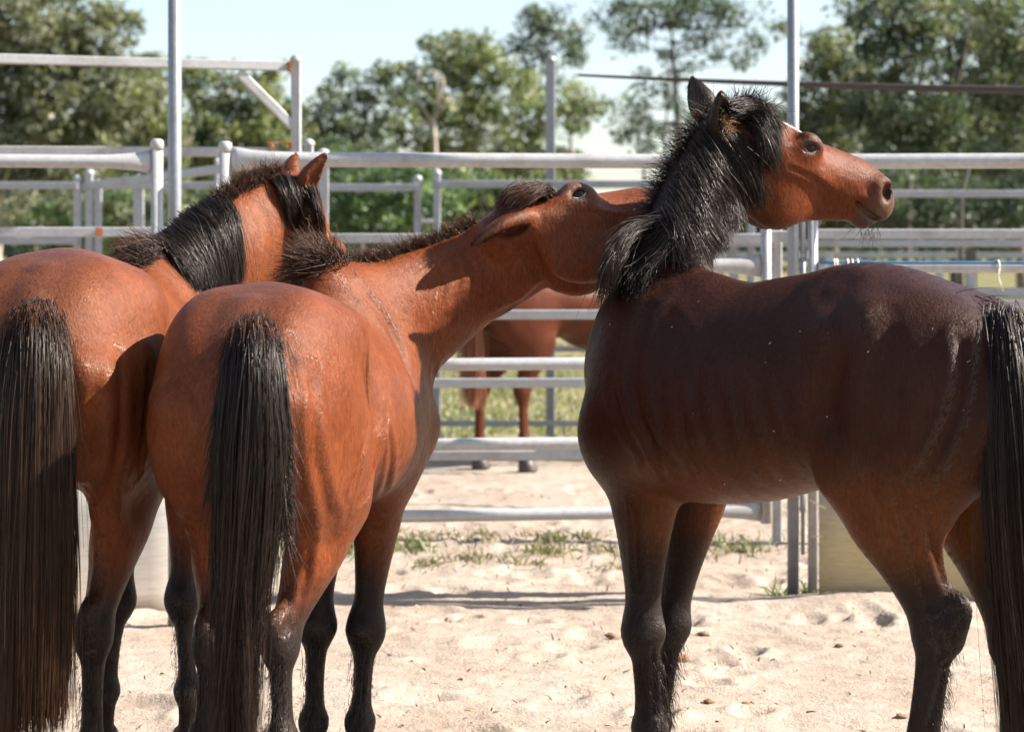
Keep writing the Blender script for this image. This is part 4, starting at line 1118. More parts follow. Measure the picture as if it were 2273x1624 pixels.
# ------------------------------------------------------------------ horses
from mathutils.bvhtree import BVHTree
UP = np.array([0, 0, 1.])
class Horse:
    def __init__(s, label, group, O, h, hv, lo, hi, q=1.0, name='horse'):
        s.O = np.array([O[0], O[1], 0.]); s.f = nrm([h[0], h[1], 0]); s.l = np.array([-s.f[1], s.f[0], 0.])
        s.root = thing(name, label, 'horse', (O[0], O[1], 0), group)
        s.S = Sculpt(lo, hi, hv) if hv else None; s.q = q; s.paint = []; s.legs = []; s.hooves = []
    def P(s, fw, lf, z): return s.O+s.f*fw+s.l*lf+UP*z
    def axis_s(s, px):
        p = (px-1136.5)/FPX
        return (s.O[0]-p*s.O[1])/(p*s.f[1]-s.f[0])
    def torso(s, st, k=.05, egg=None):
        s.S.chain([(s.P(a, 0, (b+c)/2), w_, (b-c)/2) for a, b, c, w_ in st], s.l, k=k, sub=4, egg=egg)
    def hind(s, sg, hip, stifle, hock, fet, hoofp, q=None):
        q = q or s.q
        hind_leg(s.S, s.f, s.l, sg, hip, stifle, hock, fet, hoofp, q)
        s.legs.append(([v3(stifle), v3(hock), v3(fet), v3(hoofp)], .60*s.q, .17)); s.hooves.append((hoofp, q))
    def fore(s, sg, wi, ps, el, kn, fe, ho, q=None):
        q = q or s.q
        fore_leg(s.S, s.f, s.l, sg, wi, ps, el, kn, fe, ho, q)
        s.legs.append(([v3(el), v3(kn), v3(fe), v3(ho)], .56*s.q, .17)); s.hooves.append((ho, q))
    def carve(s, V, Q, lines):
        """press muscle and tendon grooves into the body along lines laid on its surface"""
        s.bvh = BVHTree.FromPolygons([tuple(v) for v in V], [tuple(q) for q in Q.tolist()])
        fn = np.cross(V[Q[:, 2]]-V[Q[:, 0]], V[Q[:, 3]]-V[Q[:, 1]]); N = np.zeros_like(V)
        for i in range(4):
            for a in range(3): N[:, a] += np.bincount(Q[:, i], fn[:, a], len(V))
        N /= np.linalg.norm(N, axis=1, keepdims=True)+1e-12
        disp = np.zeros(len(V))
        for pts, amp, w in lines:
            P3 = [s.snap(x, y, 0) for x, y in pts]
            P3 = resample([tuple(p) for p in P3], len(P3)*3)
            d = np.full(len(V), 9.)
            for a, b in zip(P3[:-1], P3[1:]): d = np.minimum(d, segdist(V, a, b))
            e = np.minimum(np.linalg.norm(V-P3[0], axis=1), np.linalg.norm(V-P3[-1], axis=1)); fade = sstep(e, 0, w*3.5)
            disp += fade*amp*(-np.exp(-(d/w)**2)+.55*np.exp(-((d-2.1*w)/(1.1*w))**2))
        return V+N*disp[:, None]
    def finish(s, base, colfn=None, legs=True, rib=0.0, lines=()):
        V, Q = s.S.mesh()
        if lines: V = s.carve(V, Q, lines)
        if rib:   # ribs showing faintly through the barrel
            a = (V-s.O)@s.f; y = (V-s.O)@s.l; z = V[:, 2]
            m = sstep(a, .28, .40)*(1-sstep(a, .74, .84))*sstep(z, .80, .92)*(1-sstep(z, 1.12, 1.25))*sstep(np.abs(y), .10, .18)
            V = V+(np.sign(y)*m*rib*np.sin((a-.22*(z-1.0))*2*PI/.062))[:, None]*s.l
        col = np.tile(np.array(base), (len(V), 1))
        if colfn: col = colfn(V, col)
        if legs: col = color_legs(col, V, s.legs)
        s.body = np_mesh('body', V, Q, M['coat'], s.root, True, col)
        s.V = V
        s.bvh = BVHTree.FromPolygons([tuple(v) for v in V], [tuple(q) for q in Q.tolist()])
        for p, q in s.hooves: hoof(s.root, p, s.f, q)
        s.S = None
    def snap(s, px, py, off=.01, D=None):
        """point on the coat where it is seen at this place of the photograph, lifted by off"""
        o = Vector((0, 0, CAM_H)); d = (at(px, py, 5)-o).normalized()
        hit = s.bvh.ray_cast(o, d)
        if hit[0] is None:
            c = s.bvh.find_nearest(at(px, py, D or 5.6))
            return at(px, py, c[0].y)
        return hit[0]-d*off
    def G(s, pts):
        """guide from (px, py[, D or ('o', off)])"""
        out = []
        for p in pts:
            if len(p) == 3 and p[2] > 2: out.append(at(*p))
            else: out.append(s.snap(p[0], p[1], p[2] if len(p) == 3 else .012))
        return out
    def collide(s, ob, m=.002, reach=.06):
        me = ob.data; n = len(me.vertices); co = np.empty(n*3, dtype=np.float32); me.vertices.foreach_get('co', co); co = co.reshape(-1, 3)
        off = np.array(s.root.location, dtype=np.float32)
        c = (co.reshape(-1, 3, 3)).mean(1)+off
        mv = np.zeros_like(c)
        fn = s.bvh.find_nearest
        for i, p in enumerate(c.tolist()):
            r = fn(p, reach)
            if r[0] is not None:
                nn = r[1]; dd = (Vector(p)-r[0]).dot(nn)
                if dd < m: mv[i] = nn*(m-dd)
        co += np.repeat(mv, 3, axis=0)
        me.vertices.foreach_set('co', co.ravel()); me.update()

# ================= the dark bay horse at the right, body side on, head turned back
def horse_right():
    Hs = Horse('dark bay horse at right with bushy black mane, head turned back to the right', 'horses in the sand yard',
               (1.141, 4.935), (-.738, .565), 0, (0, 0, 0), (.1, .1, .1), 1.14)
    Hs.S = Sculpt((-.05, 4.45, .0), (1.75, 6.35, 2.08), .0068)
    S = Hs.S; P = Hs.P
    st = []
    for px, yt, yb, a in [(2222, 775, 890, .09), (2190, 735, 930, .150), (2130, 682, 965, .200), (2060, 628, 1000, .230), (1990, 592, 1030, .245),
                          (1920, 582, 1040, .245), (1850, 598, 1060, .248), (1770, 612, 1088, .265), (1680, 626, 1112, .275), (1600, 616, 1116, .265), (1530, 596, 1108, .235),
                          (1475, 600, 1090, .200), (1430, 650, 1060, .165), (1400, 730, 1020, .12), (1385, 800, 980, .08)]:
        sv = Hs.axis_s(px); D = Hs.P(sv, 0, 0)[1]
        st.append((sv, CAM_H+(540-yt)/FPX*D, CAM_H+(540-yb)/FPX*D, a))
    S.chain([(P(a, 0, (b+c)/2), w_, (b-c)/2) for a, b, c, w_ in st], Hs.l, k=.05, sub=4, egg=[.2, .2, .15, .1, .1, .15, .2, .2, .2, .25, .35, .35, .3, .2, .1])
    # rump muscles, hip points
    for sg in (1, -1):
        S.ell(P(.06, .110*sg, 1.15), (.24, .13, .21), [nrm(Hs.f+UP*.25), Hs.l, nrm(UP-Hs.f*.25)], k=.09)
        S.ell(P(-.120, .085*sg, 1.08), (.10, .085, .16), [Hs.f, Hs.l, UP], k=.045)
        S.ell(P(.23, .19*sg, 1.27), (.08, .05, .06), [Hs.f, Hs.l, UP], k=.09)
        # shoulder
        S.ell(P(.90, .12*sg, 1.07), (.12, .08, .24), [nrm(Hs.f*.9+UP*.2), Hs.l, nrm(UP-Hs.f*.2)], k=.06)
        S.ell(P(1.00, .115*sg, .98), (.08, .075, .11), [Hs.f, Hs.l, UP], k=.06)
    # breast and flank fold
    S.ell(P(1.02, 0, .93), (.09, .12, .13), [Hs.f, Hs.l, UP], k=.05)
    for sg in (1, -1):
        S.chain([(P(.30, .20*sg, 1.02), .03, .04), (P(.25, .19*sg, .92), .03, .035), (P(.20, .17*sg, .86), .03, .03)], Hs.l, k=.06)
    # dock
    S.chain([(P(-.08, 0, 1.27), .045, .05), (P(-.19, 0, 1.19), .04, .04), (P(-.235, 0, 1.06), .03, .03), (P(-.230, 0, .93), .018, .018)], Hs.l, k=.03)
    Hs.hind(1, P(.02, .13, 1.12), at(1925, 1040, 4.93), at(2080, 1400, 4.86), at(2035, 1690, 4.86), xat(2000, 4.90))
    Hs.hind(-1, P(.0, -.13, 1.12), at(2120, 1040, 5.15), at(2245, 1425, 5.05), at(2250, 1690, 5.05), xat(2240, 5.08), 1.06)
    Hs.fore(1, P(.85, .08, 1.30), P(.96, .115, .98), at(1430, 1040, 5.45), at(1427, 1400, 5.43), at(1438, 1612, 5.43), xat(1430, 5.46), 1.22)
    Hs.fore(-1, P(.85, -.08, 1.30), P(.96, -.125, .98), at(1545, 1060, 5.62), at(1488, 1385, 5.62), at(1450, 1600, 5.62), xat(1445, 5.66), 1.16)
    # neck, bending away and round to the right
    hx = nrm(np.array(at(1966, 440, 5.92))-np.array(at(1618, 266, 5.80)))
    H = Frame(at(1618, 268, 5.80), hx, (.3, .05, 1), np.linalg.norm(np.array(at(1966, 440, 5.92))-np.array(at(1618, 268, 5.80))))
    l0 = Hs.l
    S.chain([(at(1462, 800, 5.50), .12, .19), (at(1466, 700, 5.56), .12, .175), (at(1488, 592, 5.64), .112, .15), (at(1524, 498, 5.72), .105, .132),
             (at(1570, 420, 5.78), .095, .132), (at(1628, 362, 5.84), .085, .135)],
            [l0, l0, (-.95, -.3, 0), (-1, .35, 0), tuple(H.y*.8+np.array([-.4, 0, 0])), tuple(H.y)], k=.06)
    head(S, H, [((-.165, .06, .14), (.5, .7, .3), .27), ((-.172, -.09, .157), (.12, -1, .0), .30)], ((-.06, .105, -.025), (-.005, -.118, -.115)))
    base = np.array([.028, .0080, .0040])
    def colf(V, c):
        # tan belly, stifle and inner thighs with golden bounce light painted in; darker back
        zrel = V[:, 2]
        s_ = (V-Hs.O)@Hs.f
        body = (1-sstep(segdist(V, at(1440, 690, 5.5), P(0, 0, 1.1)), .30, .40))
        m = (1-sstep(zrel, .80, 1.05))*sstep(zrel, .62, .74)*sstep(s_, -.35, -.05)*(1-sstep(s_, .8, 1.0))
        c = blend(c, m*.7, (.13, .042, .012))
        # golden light on the inner far thigh, painted into the coat colour
        d = segdist(V, at(2150, 1050, 5.1), at(2190, 1350, 5.1))
        c = blend(c, (1-sstep(d, .08, .16))*.8, (.16, .055, .015))
        # head is a redder bay
        L = V-H.o; hxx = L@H.x/H.s; hy = L@H.y/H.s; hz = L@H.z/H.s
        hd = 1-sstep(np.minimum(segdist(V, H(.22, 0, 0), H(.95, 0, -.02)), segdist(V, H(.30, 0, -.2), H(.8, 0, -.12))), .11, .17)
        c = blend(c, hd, (.120, .027, .007))
        nb = (1-sstep(segdist(V, at(1620, 350, 5.84), at(1500, 540, 5.70)), .17, .22))*(1-hd)
        c = blend(c, nb*.85, (.022, .014, .011))
        # cheek lower edge and ganaches redder
        muz = sstep(hxx, .80, .98)*(V[:, 2] > 1.45)
        c = blend(c, muz*.75, (.10, .058, .042))
        lip = sstep(hxx, .80, .92)*(1-sstep(hz, -.16, -.06))*(V[:, 2] > 1.45)
        c = blend(c, lip*.8, (.055, .038, .032))
        # eye surround dark
        for sg in (1, -1):
            d = np.linalg.norm(V-H(.42, .17*sg, .05), axis=1)
            c = blend(c, (1-sstep(d, .022, .045))*.8, (.05, .03, .025))
        # nostril inside
            d = np.linalg.norm((V-H(.965, .09*sg, .015)), axis=1)
            c = blend(c, (1-sstep(d, .014, .026)), (.03, .02, .018))
        # star on the forehead: white streak between the eyes
        d = segdist(V, H(.20, -.03, .13), H(.43, -.035, .14))
        c = blend(c, 1-sstep(d, .024, .034), (.55, .52, .50))
        # ears with black rims
        er = sstep(hz, .20, .30)*(hxx < .12)*(V[:, 2] > 1.6)
        c = blend(c, er*.75, (.035, .018, .012))
        er = sstep(-hxx, -.05, .02)*(1-sstep(hz, .12, .2))*(V[:, 2] > 1.55)*(V[:, 1] > 5.6)
        c = blend(c, er, (.02, .014, .012))
        return c
    Hs.finish(base, colf, rib=.0026, lines=[
        ([(2133, 735), (2135, 800), (2125, 880), (2090, 980), (2040, 1070)], .0075, .014),
        ([(1850, 640), (1862, 720), (1855, 820), (1838, 930), (1828, 1010)], .012, .035),
        ([(1960, 700), (1985, 800), (1990, 900), (1975, 1000)], .004, .022),
        ([(1455, 650), (1415, 760), (1405, 870), (1440, 970), (1500, 1040)], .007, .020),
        ([(1360, 850), (1380, 930), (1420, 1000), (1440, 1050)], .005, .014),
        
        ([(1475, 700), (1520, 760), (1540, 850), (1530, 940)], .004, .018),
        ([(1990, 1080), (2015, 1170), (2045, 1270), (2070, 1340)], .004, .011),
        ([(2065, 1150), (2078, 1240), (2110, 1320)], .005, .010),
        ([(1930, 1060), (1960, 1150), (1990, 1240)], .003, .012),
        ([(1448, 1440), (1450, 1510), (1452, 1580)], .004, .006), ([(1405, 1110), (1412, 1200), (1415, 1300)], .004, .010),
        ([(2098, 1470), (2082, 1530), (2062, 1610)], .004, .006), ([(2060, 1380), (2085, 1430), (2090, 1470)], .004, .008),
        ([(1688, 350), (1682, 400), (1684, 450), (1700, 490)], .004, .007), ([(1752, 372), (1790, 388), (1830, 412)], .003, .006)])
    eyes(Hs.root, H)
    return Hs, H

HR, HRH = horse_right()

# ================= the middle bay, seen from behind, neck stretched to the right
def horse_middle():
    Hs = Horse('glossy red bay horse in the middle from behind, neck stretched right nipping its neighbour', 'horses in the sand yard',
               (-.668, 4.70), (.18, .984), 0, (0, 0, 0), (.1, .1, .1), 1.06)
    Hs.S = Sculpt((-1.05, 4.50, .0), (.58, 6.35, 1.72), .0072)
    S = Hs.S; P = Hs.P
    st = [(.02, 1.17, .98, .10), (.09, 1.29, .90, .175), (.19, 1.365, .84, .200), (.32, 1.402, .82, .220), (.46, 1.385, .84, .228), (.60, 1.350, .80, .258), (.76, 1.325, .765, .272),
          (.90, 1.335, .76, .255), (1.00, 1.385, .765, .225), (1.10, 1.36, .80, .205), (1.20, 1.25, .86, .17), (1.27, 1.12, .93, .10)]
    Hs.torso(st, .05, [.1, .15, .2, .22, .25, .25, .2, .25, .35, .3, .2, .1])
    for sg in (1, -1):
        S.ell(P(.22, .110*sg, 1.17), (.21, .125, .21), [Hs.f, Hs.l, UP], k=.10)
        S.ell(P(.07, .105*sg, 1.06), (.085, .095, .20), [Hs.f, nrm(Hs.l+UP*.12*sg), UP], k=.05)
        S.ell(P(.36, .175*sg, 1.26), (.09, .05, .065), [Hs.f, Hs.l, UP], k=.10)
        S.ell(P(1.02, .15*sg, 1.03), (.12, .085, .22), [nrm(Hs.f*.9+UP*.2), Hs.l, nrm(UP-Hs.f*.2)], k=.06)
        S.ell(P(1.14, .14*sg, .98), (.09, .085, .11), [Hs.f, Hs.l, UP], k=.06)
        S.chain([(P(.46, .215*sg, 1.0), .03, .04), (P(.42, .20*sg, .92), .03, .035), (P(.38, .18*sg, .86), .03, .03)], Hs.l, k=.06)
    S.chain([(P(.13, 0, 1.31), .05, .05), (P(.02, 0, 1.23), .045, .042), (P(-.03, 0, 1.09), .035, .033), (P(-.03, 0, .93), .02, .02)], Hs.l, k=.035)
    # groove between the buttocks
    Hs.hind(-1, P(.17, -.125, 1.10), P(.38, -.150, .85), at(622, 1425, 4.86), at(628, 1640, 4.84), xat(632, 4.87))
    Hs.hind(1, P(.17, .125, 1.10), P(.38, .135, .85), at(470, 1425, 4.90), at(452, 1640, 4.88), xat(448, 4.90))
    Hs.fore(-1, P(.98, -.08, 1.28), P(1.14, -.15, .97), at(845, 1075, 5.62), at(812, 1395, 5.60), at(800, 1600, 5.60), xat(800, 5.64), 1.15)
    Hs.fore(1, P(.98, .08, 1.28), P(1.14, .15, .97), at(730, 1075, 5.62), at(703, 1385, 5.60), at(697, 1600, 5.60), xat(697, 5.64), 1.12)
    H = Frame(at(1104, 495, 5.86), np.array(at(1496, 462, 5.98))-np.array(at(1104, 495, 5.86)), (0, .50, .86),
              np.linalg.norm(np.array(at(1525, 500, 5.98))-np.array(at(1130, 492, 5.86))))
    l = Hs.l
    S.chain([(at(745, 770, 5.62), .150, .25), (at(835, 740, 5.72), .128, .215), (at(940, 680, 5.80), .108, .172), (at(1040, 622, 5.86), .095, .140), (at(1130, 578, 5.89), .09, .128), (at(1200, 540, 5.91), .085, .12)],
            [l, (-.8, .6, 0), (-.45, .89, 0), (-.25, .97, -.05), tuple(H.y), tuple(H.y)], k=.07)
    head(S, H, [((-1, .15, -.1), (0, .6, -.8), .36), ((-1, -.14, -.30), (.1, .25, -1), .36)], ((.075, .095, .055), (.12, -.165, -.075)), 1.2)
    def colf(V, c):
        L = V-H.o; hxx = L@H.x/H.s; hz = L@H.z/H.s
        inh = (V[:, 2] > 1.2)*(V[:, 0] > -.35)
        for sg in (1, -1):
            d = np.linalg.norm(V-H(.42, .18*sg, .04), axis=1)
            c = blend(c, (1-sstep(d, .030, .055))*.75, (.11, .065, .055))
        c = blend(c, sstep(hxx, .75, .95)*inh, (.05, .03, .025))
        # ears darker brown
        er = 1-sstep(segdist(V, H(.06, -.185, -.10), H(-.22, -.215, -.18)), .030, .046)
        c = blend(c, er*.75, (.045, .017, .009))
        # darker dorsal stripe towards the dock
        s_ = (V-Hs.O)@Hs.f; y_ = np.abs((V-Hs.O)@Hs.l)
        c = blend(c, (1-sstep(y_, .03, .17))*sstep(V[:, 2], 1.18, 1.34)*.62*(1-sstep(s_, .5, .9)), (.070, .029, .018))
        return c
    Hs.finish((.140, .036, .0115), colf, lines=[
        ([(690, 820), (694, 920), (700, 1020), (722, 1110), (735, 1160)], .005, .017),
        ([(640, 760), (655, 860), (660, 960), (668, 1060), (672, 1150)], .0035, .015),
        ([(445, 860), (448, 960), (440, 1060), (432, 1140)], .006, .015),
        ([(812, 800), (818, 900), (806, 1000), (785, 1080)], .006, .012),
        ([(858, 900), (850, 980), (820, 1070), (790, 1120)], .004, .010),
        ([(800, 640), (850, 700), (890, 780), (915, 850)], .0055, .016),
        ([(1235, 618), (1140, 680), (1040, 760), (960, 835)], .006, .013),
        ([(1000, 560), (1020, 610), (1010, 660)], .0025, .008), ([(1030, 555), (1052, 600), (1046, 650)], .0025, .008), ([(968, 570), (985, 625), (975, 680)], .0025, .008),
        ([(640, 1260), (640, 1330), (628, 1390)], .005, .009), ([(690, 1200), (680, 1280), (660, 1350)], .004, .010),
        ([(622, 1460), (625, 1530), (626, 1600)], .004, .006), ([(860, 950), (862, 1060), (845, 1160)], .004, .012), ([(812, 1450), (808, 1520), (800, 1590)], .004, .006),
        ([(1180, 520), (1195, 570), (1225, 610)], .005, .009), ([(1300, 470), (1350, 478), (1400, 480)], .003, .006)])
    eyes(Hs.root, H, True, 1.2)
    return Hs, H
HM, HMH = horse_middle()

# ================= the left bay, seen from behind, head lowered over to the right
def horse_left():
    Hs = Horse('bay horse at left from behind, combed black mane lying on its neck, ears up', 'horses in the sand yard',
               (-1.175, 4.83), (.085, .996), 0, (0, 0, 0), (.1, .1, .1), 1.08)
    Hs.S = Sculpt((-1.56, 4.62, .0), (-.28, 6.9, 1.92), .008)
    S = Hs.S; P = Hs.P
    k_ = 1.062
    st = [(.02, 1.17, .98, .10), (.09, 1.29, .90, .185), (.19, 1.365, .84, .235), (.32, 1.402, .82, .258), (.46, 1.385, .84, .250), (.62, 1.355, .80, .262), (.80, 1.335, .765, .272),
          (.96, 1.345, .76, .255), (1.08, 1.400, .765, .225), (1.20, 1.38, .80, .205), (1.30, 1.27, .86, .17), (1.37, 1.12, .93, .10)]
    Hs.torso([(a, b*k_, c*k_, w_) for a, b, c, w_ in st], .05, [.1, .15, .2, .22, .25, .25, .2, .25, .35, .3, .2, .1])
    for sg in (1, -1):
        S.ell(P(.22, .110*sg, 1.24), (.21, .125, .21), [Hs.f, Hs.l, UP], k=.10)
        S.ell(P(.07, .105*sg, 1.12), (.085, .095, .20), [Hs.f, nrm(Hs.l+UP*.12*sg), UP], k=.05)
        S.ell(P(.36, .175*sg, 1.34), (.09, .05, .065), [Hs.f, Hs.l, UP], k=.10)
        S.ell(P(1.12, .14*sg, 1.10), (.12, .085, .22), [nrm(Hs.f*.9+UP*.2), Hs.l, nrm(UP-Hs.f*.2)], k=.06)
        S.chain([(P(.46, .20*sg, 1.06), .03, .04), (P(.42, .19*sg, .98), .03, .035), (P(.38, .17*sg, .92), .03, .03)], Hs.l, k=.06)
    S.chain([(P(.13, 0, 1.39), .05, .05), (P(.02, 0, 1.31), .045, .042), (P(-.03, 0, 1.17), .035, .033), (P(-.03, 0, .98), .02, .02)], Hs.l, k=.035)
    Hs.hind(-1, P(.17, -.14, 1.16), P(.38, -.160, .91), at(208, 1405, 4.98), at(203, 1660, 4.96), xat(205, 4.99))
    Hs.hind(1, P(.17, .14, 1.16), P(.38, .160, .91), at(-5, 1405, 4.98), at(-8, 1660, 4.96), xat(-8, 4.99))
    Hs.fore(-1, P(1.05, -.08, 1.36), P(1.24, -.14, 1.05), at(420, 1060, 5.84), at(405, 1328, 5.80), at(418, 1530, 5.80), xat(418, 5.84))
    Hs.fore(1, P(1.05, .08, 1.36), P(1.24, .14, 1.05), at(285, 1060, 5.84), at(262, 1328, 5.80), at(236, 1530, 5.80), xat(226, 5.84))
    mz = np.array(at(785, 745, 6.52)); po = np.array(at(635, 418, 6.34))
    H = Frame(po, mz-po, (.80, .45, .5), np.linalg.norm(mz-po)*1.04)
    l = Hs.l
    S.chain([(at(325, 760, 5.85), .14, .25), (at(385, 680, 5.98), .125, .225), (at(465, 600, 6.10), .115, .185), (at(545, 530, 6.22), .105, .16), (at(610, 485, 6.31), .095, .14), (at(655, 470, 6.37), .09, .13)],
            [l, (-.9, .45, 0), (-.7, .7, 0), (-.5, .85, 0), tuple(H.y), tuple(H.y)], k=.07)
    head(S, H, [((-.78, .20, .55), (.2, .3, .9), .23), ((-.72, -.25, .62), (.25, -.85, .45), .27)], ((.05, .095, .03), (.05, -.095, .03)))
    def colf(V, c):
        s_ = (V-Hs.O)@Hs.f; y_ = np.abs((V-Hs.O)@Hs.l)
        c = blend(c, (1-sstep(y_, .03, .17))*sstep(V[:, 2], 1.25, 1.40)*.62*(1-sstep(s_, .5, .9)), (.070, .029, .018))
        L = V-H.o; hxx = L@H.x/H.s; hz = L@H.z/H.s
        er = sstep(-hxx, .14, .24)*(V[:, 2] > 1.62)
        c = blend(c, er*.7, (.05, .025, .015))
        return c
    Hs.finish((.145, .040, .0135), colf, lines=[
        ([(262, 790), (270, 880), (266, 980), (240, 1080), (225, 1150)], .0065, .015),
        ([(205, 780), (212, 880), (214, 980), (205, 1080)], .004, .014),
        ([(330, 780), (328, 880), (318, 980), (300, 1060)], .005, .012),
        ([(225, 1230), (215, 1300), (205, 1370)], .005, .009), ([(205, 1450), (205, 1520), (203, 1600)], .004, .006),
        ([(400, 600), (440, 660), (430, 700)], .005, .012), ([(560, 440), (590, 490), (600, 550), (590, 600)], .002, .014)])
    eyes(Hs.root, H)
    return Hs, H
HL, HLH = horse_left()

# ================= chestnut standing in the next yard
def horse_far():
    Hs = Horse('red chestnut horse standing behind the rails in the next yard', None,
               (-.20, 13.1), (.80, .60), 0, (0, 0, 0), (.1, .1, .1), 1.0)
    Hs.S = Sculpt((-.75, 12.7, .0), (1.7, 14.9, 1.85), .02)
    S = Hs.S; P = Hs.P
    st = [(.02, 1.17, .98, .10), (.09, 1.29, .90, .185), (.19, 1.365, .84, .235), (.32, 1.402, .82, .262), (.46, 1.385, .84, .255), (.60, 1.350, .86, .27), (.76, 1.325, .845, .285),
          (.95, 1.335, .76, .265), (1.10, 1.40, .765, .225), (1.22, 1.36, .80, .205), (1.32, 1.25, .86, .17), (1.38, 1.12, .93, .10)]
    Hs.torso(st, .05)
    for sg in (1, -1):
        S.ell(P(.22, .110*sg, 1.17), (.21, .125, .21), [Hs.f, Hs.l, UP], k=.10)
        S.ell(P(.07, .105*sg, 1.06), (.085, .105, .19), [Hs.f, Hs.l, UP], k=.045)
        S.ell(P(1.10, .15*sg, 1.03), (.12, .085, .22), [Hs.f, Hs.l, UP], k=.06)
    S.chain([(P(.13, 0, 1.31), .05, .05), (P(.02, 0, 1.23), .045, .042), (P(-.03, 0, 1.09), .035, .033)], Hs.l, k=.035)
    Hs.hind(1, P(.17, .14, 1.10), P(.36, .15, .85), at(1066, 870, 13.35), at(1066, 985, 13.35), xat(1062, 13.38), 1.1)
    Hs.hind(-1, P(.17, -.14, 1.10), P(.36, -.15, .85), at(1160, 870, 13.15), at(1165, 975, 13.15), xat(1166, 13.18), 1.1)
    Hs.fore(-1, P(1.0, -.08, 1.28), P(1.2, -.15, .97), P(1.08, -.13, .83), P(1.08, -.12, .43), P(1.07, -.12, .19), P(1.09, -.12, 0))
    Hs.fore(1, P(1.0, .08, 1.28), P(1.2, .15, .97), P(1.08, .13, .83), P(1.12, .12, .43), P(1.15, .12, .19), P(1.17, .12, 0))
    po = P(1.75, 0, 1.25); mz = P(2.05, -.05, .85)
    H = Frame(po, mz-po, (0, 0, 1), .52)
    S.chain([(P(1.1, 0, 1.12), .13, .24), (P(1.35, 0, 1.20), .11, .18), (P(1.6, 0, 1.22), .09, .14), (P(1.78, 0, 1.20), .085, .12)], Hs.l, k=.06)
    head(S, H, [((-.5, .25, .8), (.6, .6, .2), .33), ((-.5, -.25, .8), (.6, -.6, .2), .33)])
    Hs.finish((.075, .021, .010), None, False)
    g = [[P(-.02, y, 1.25), P(-.07, y*1.4, 1.1), P(-.08, y*1.5, .8), P(-.07, y, .42)] for y in (-.05, 0, .05)]
    guide_hair('tail', Hs.root, g, 900, M['hair_chestnut'], 8, .004, .0012, .015, .03, .5, 20)
    return Hs
M['hair_chestnut'] = hair_material('chestnut_hair', (.17, .055, .025), (.34, .15, .08), .4)
HF = horse_far()
# ------------------------------------------------------------------ manes, forelocks, tails, leg hair
def tuft(name, Hs, c, dirs, n, ln, mat, spread=.35, rad=.02, k=6, r0=.0011, r1=.0003, droop=.0, curl=.01, center=None):
    """short hairs that stand off around a patch; c list of root points, dirs list of directions"""
    C = np.zeros((n, k, 3)); m = len(c)
    c = np.array([tuple(q) for q in c]); dirs = np.array([nrm(q) for q in dirs])
    u = rng.uniform(0, m-1, n) if m > 1 else np.zeros(n)
    i = np.minimum(u.astype(int), max(m-2, 0)); f = (u-i)[:, None]; j = np.minimum(i+1, m-1)
    R = c[i]*(1-f)+c[j]*f+rng.normal(size=(n, 3))*rad
    d = dirs[i]*(1-f)+dirs[j]*f+rng.normal(size=(n, 3))*spread
    if m > 3:   # neighbouring hairs lean together in locks
        ph = rng.uniform(0, 6, 3)
        d += .35*spread*np.stack([np.sin(u*5+ph[0]), np.sin(u*7+ph[1]), np.sin(u*6+ph[2])], 1)
    d /= np.linalg.norm(d, axis=1, keepdims=True)
    L = ln*rng.uniform(.45, 1.1, (n, 1))
    bend = rng.normal(size=(n, 3))*curl
    for q in range(k):
        t = q/(k-1)
        C[:, q] = R+d*L*t+bend*t*t+np.array([0, 0, -droop])*t*t*L/ln
    return strands(name, Hs.root, C, r0, r1, mat, .4)

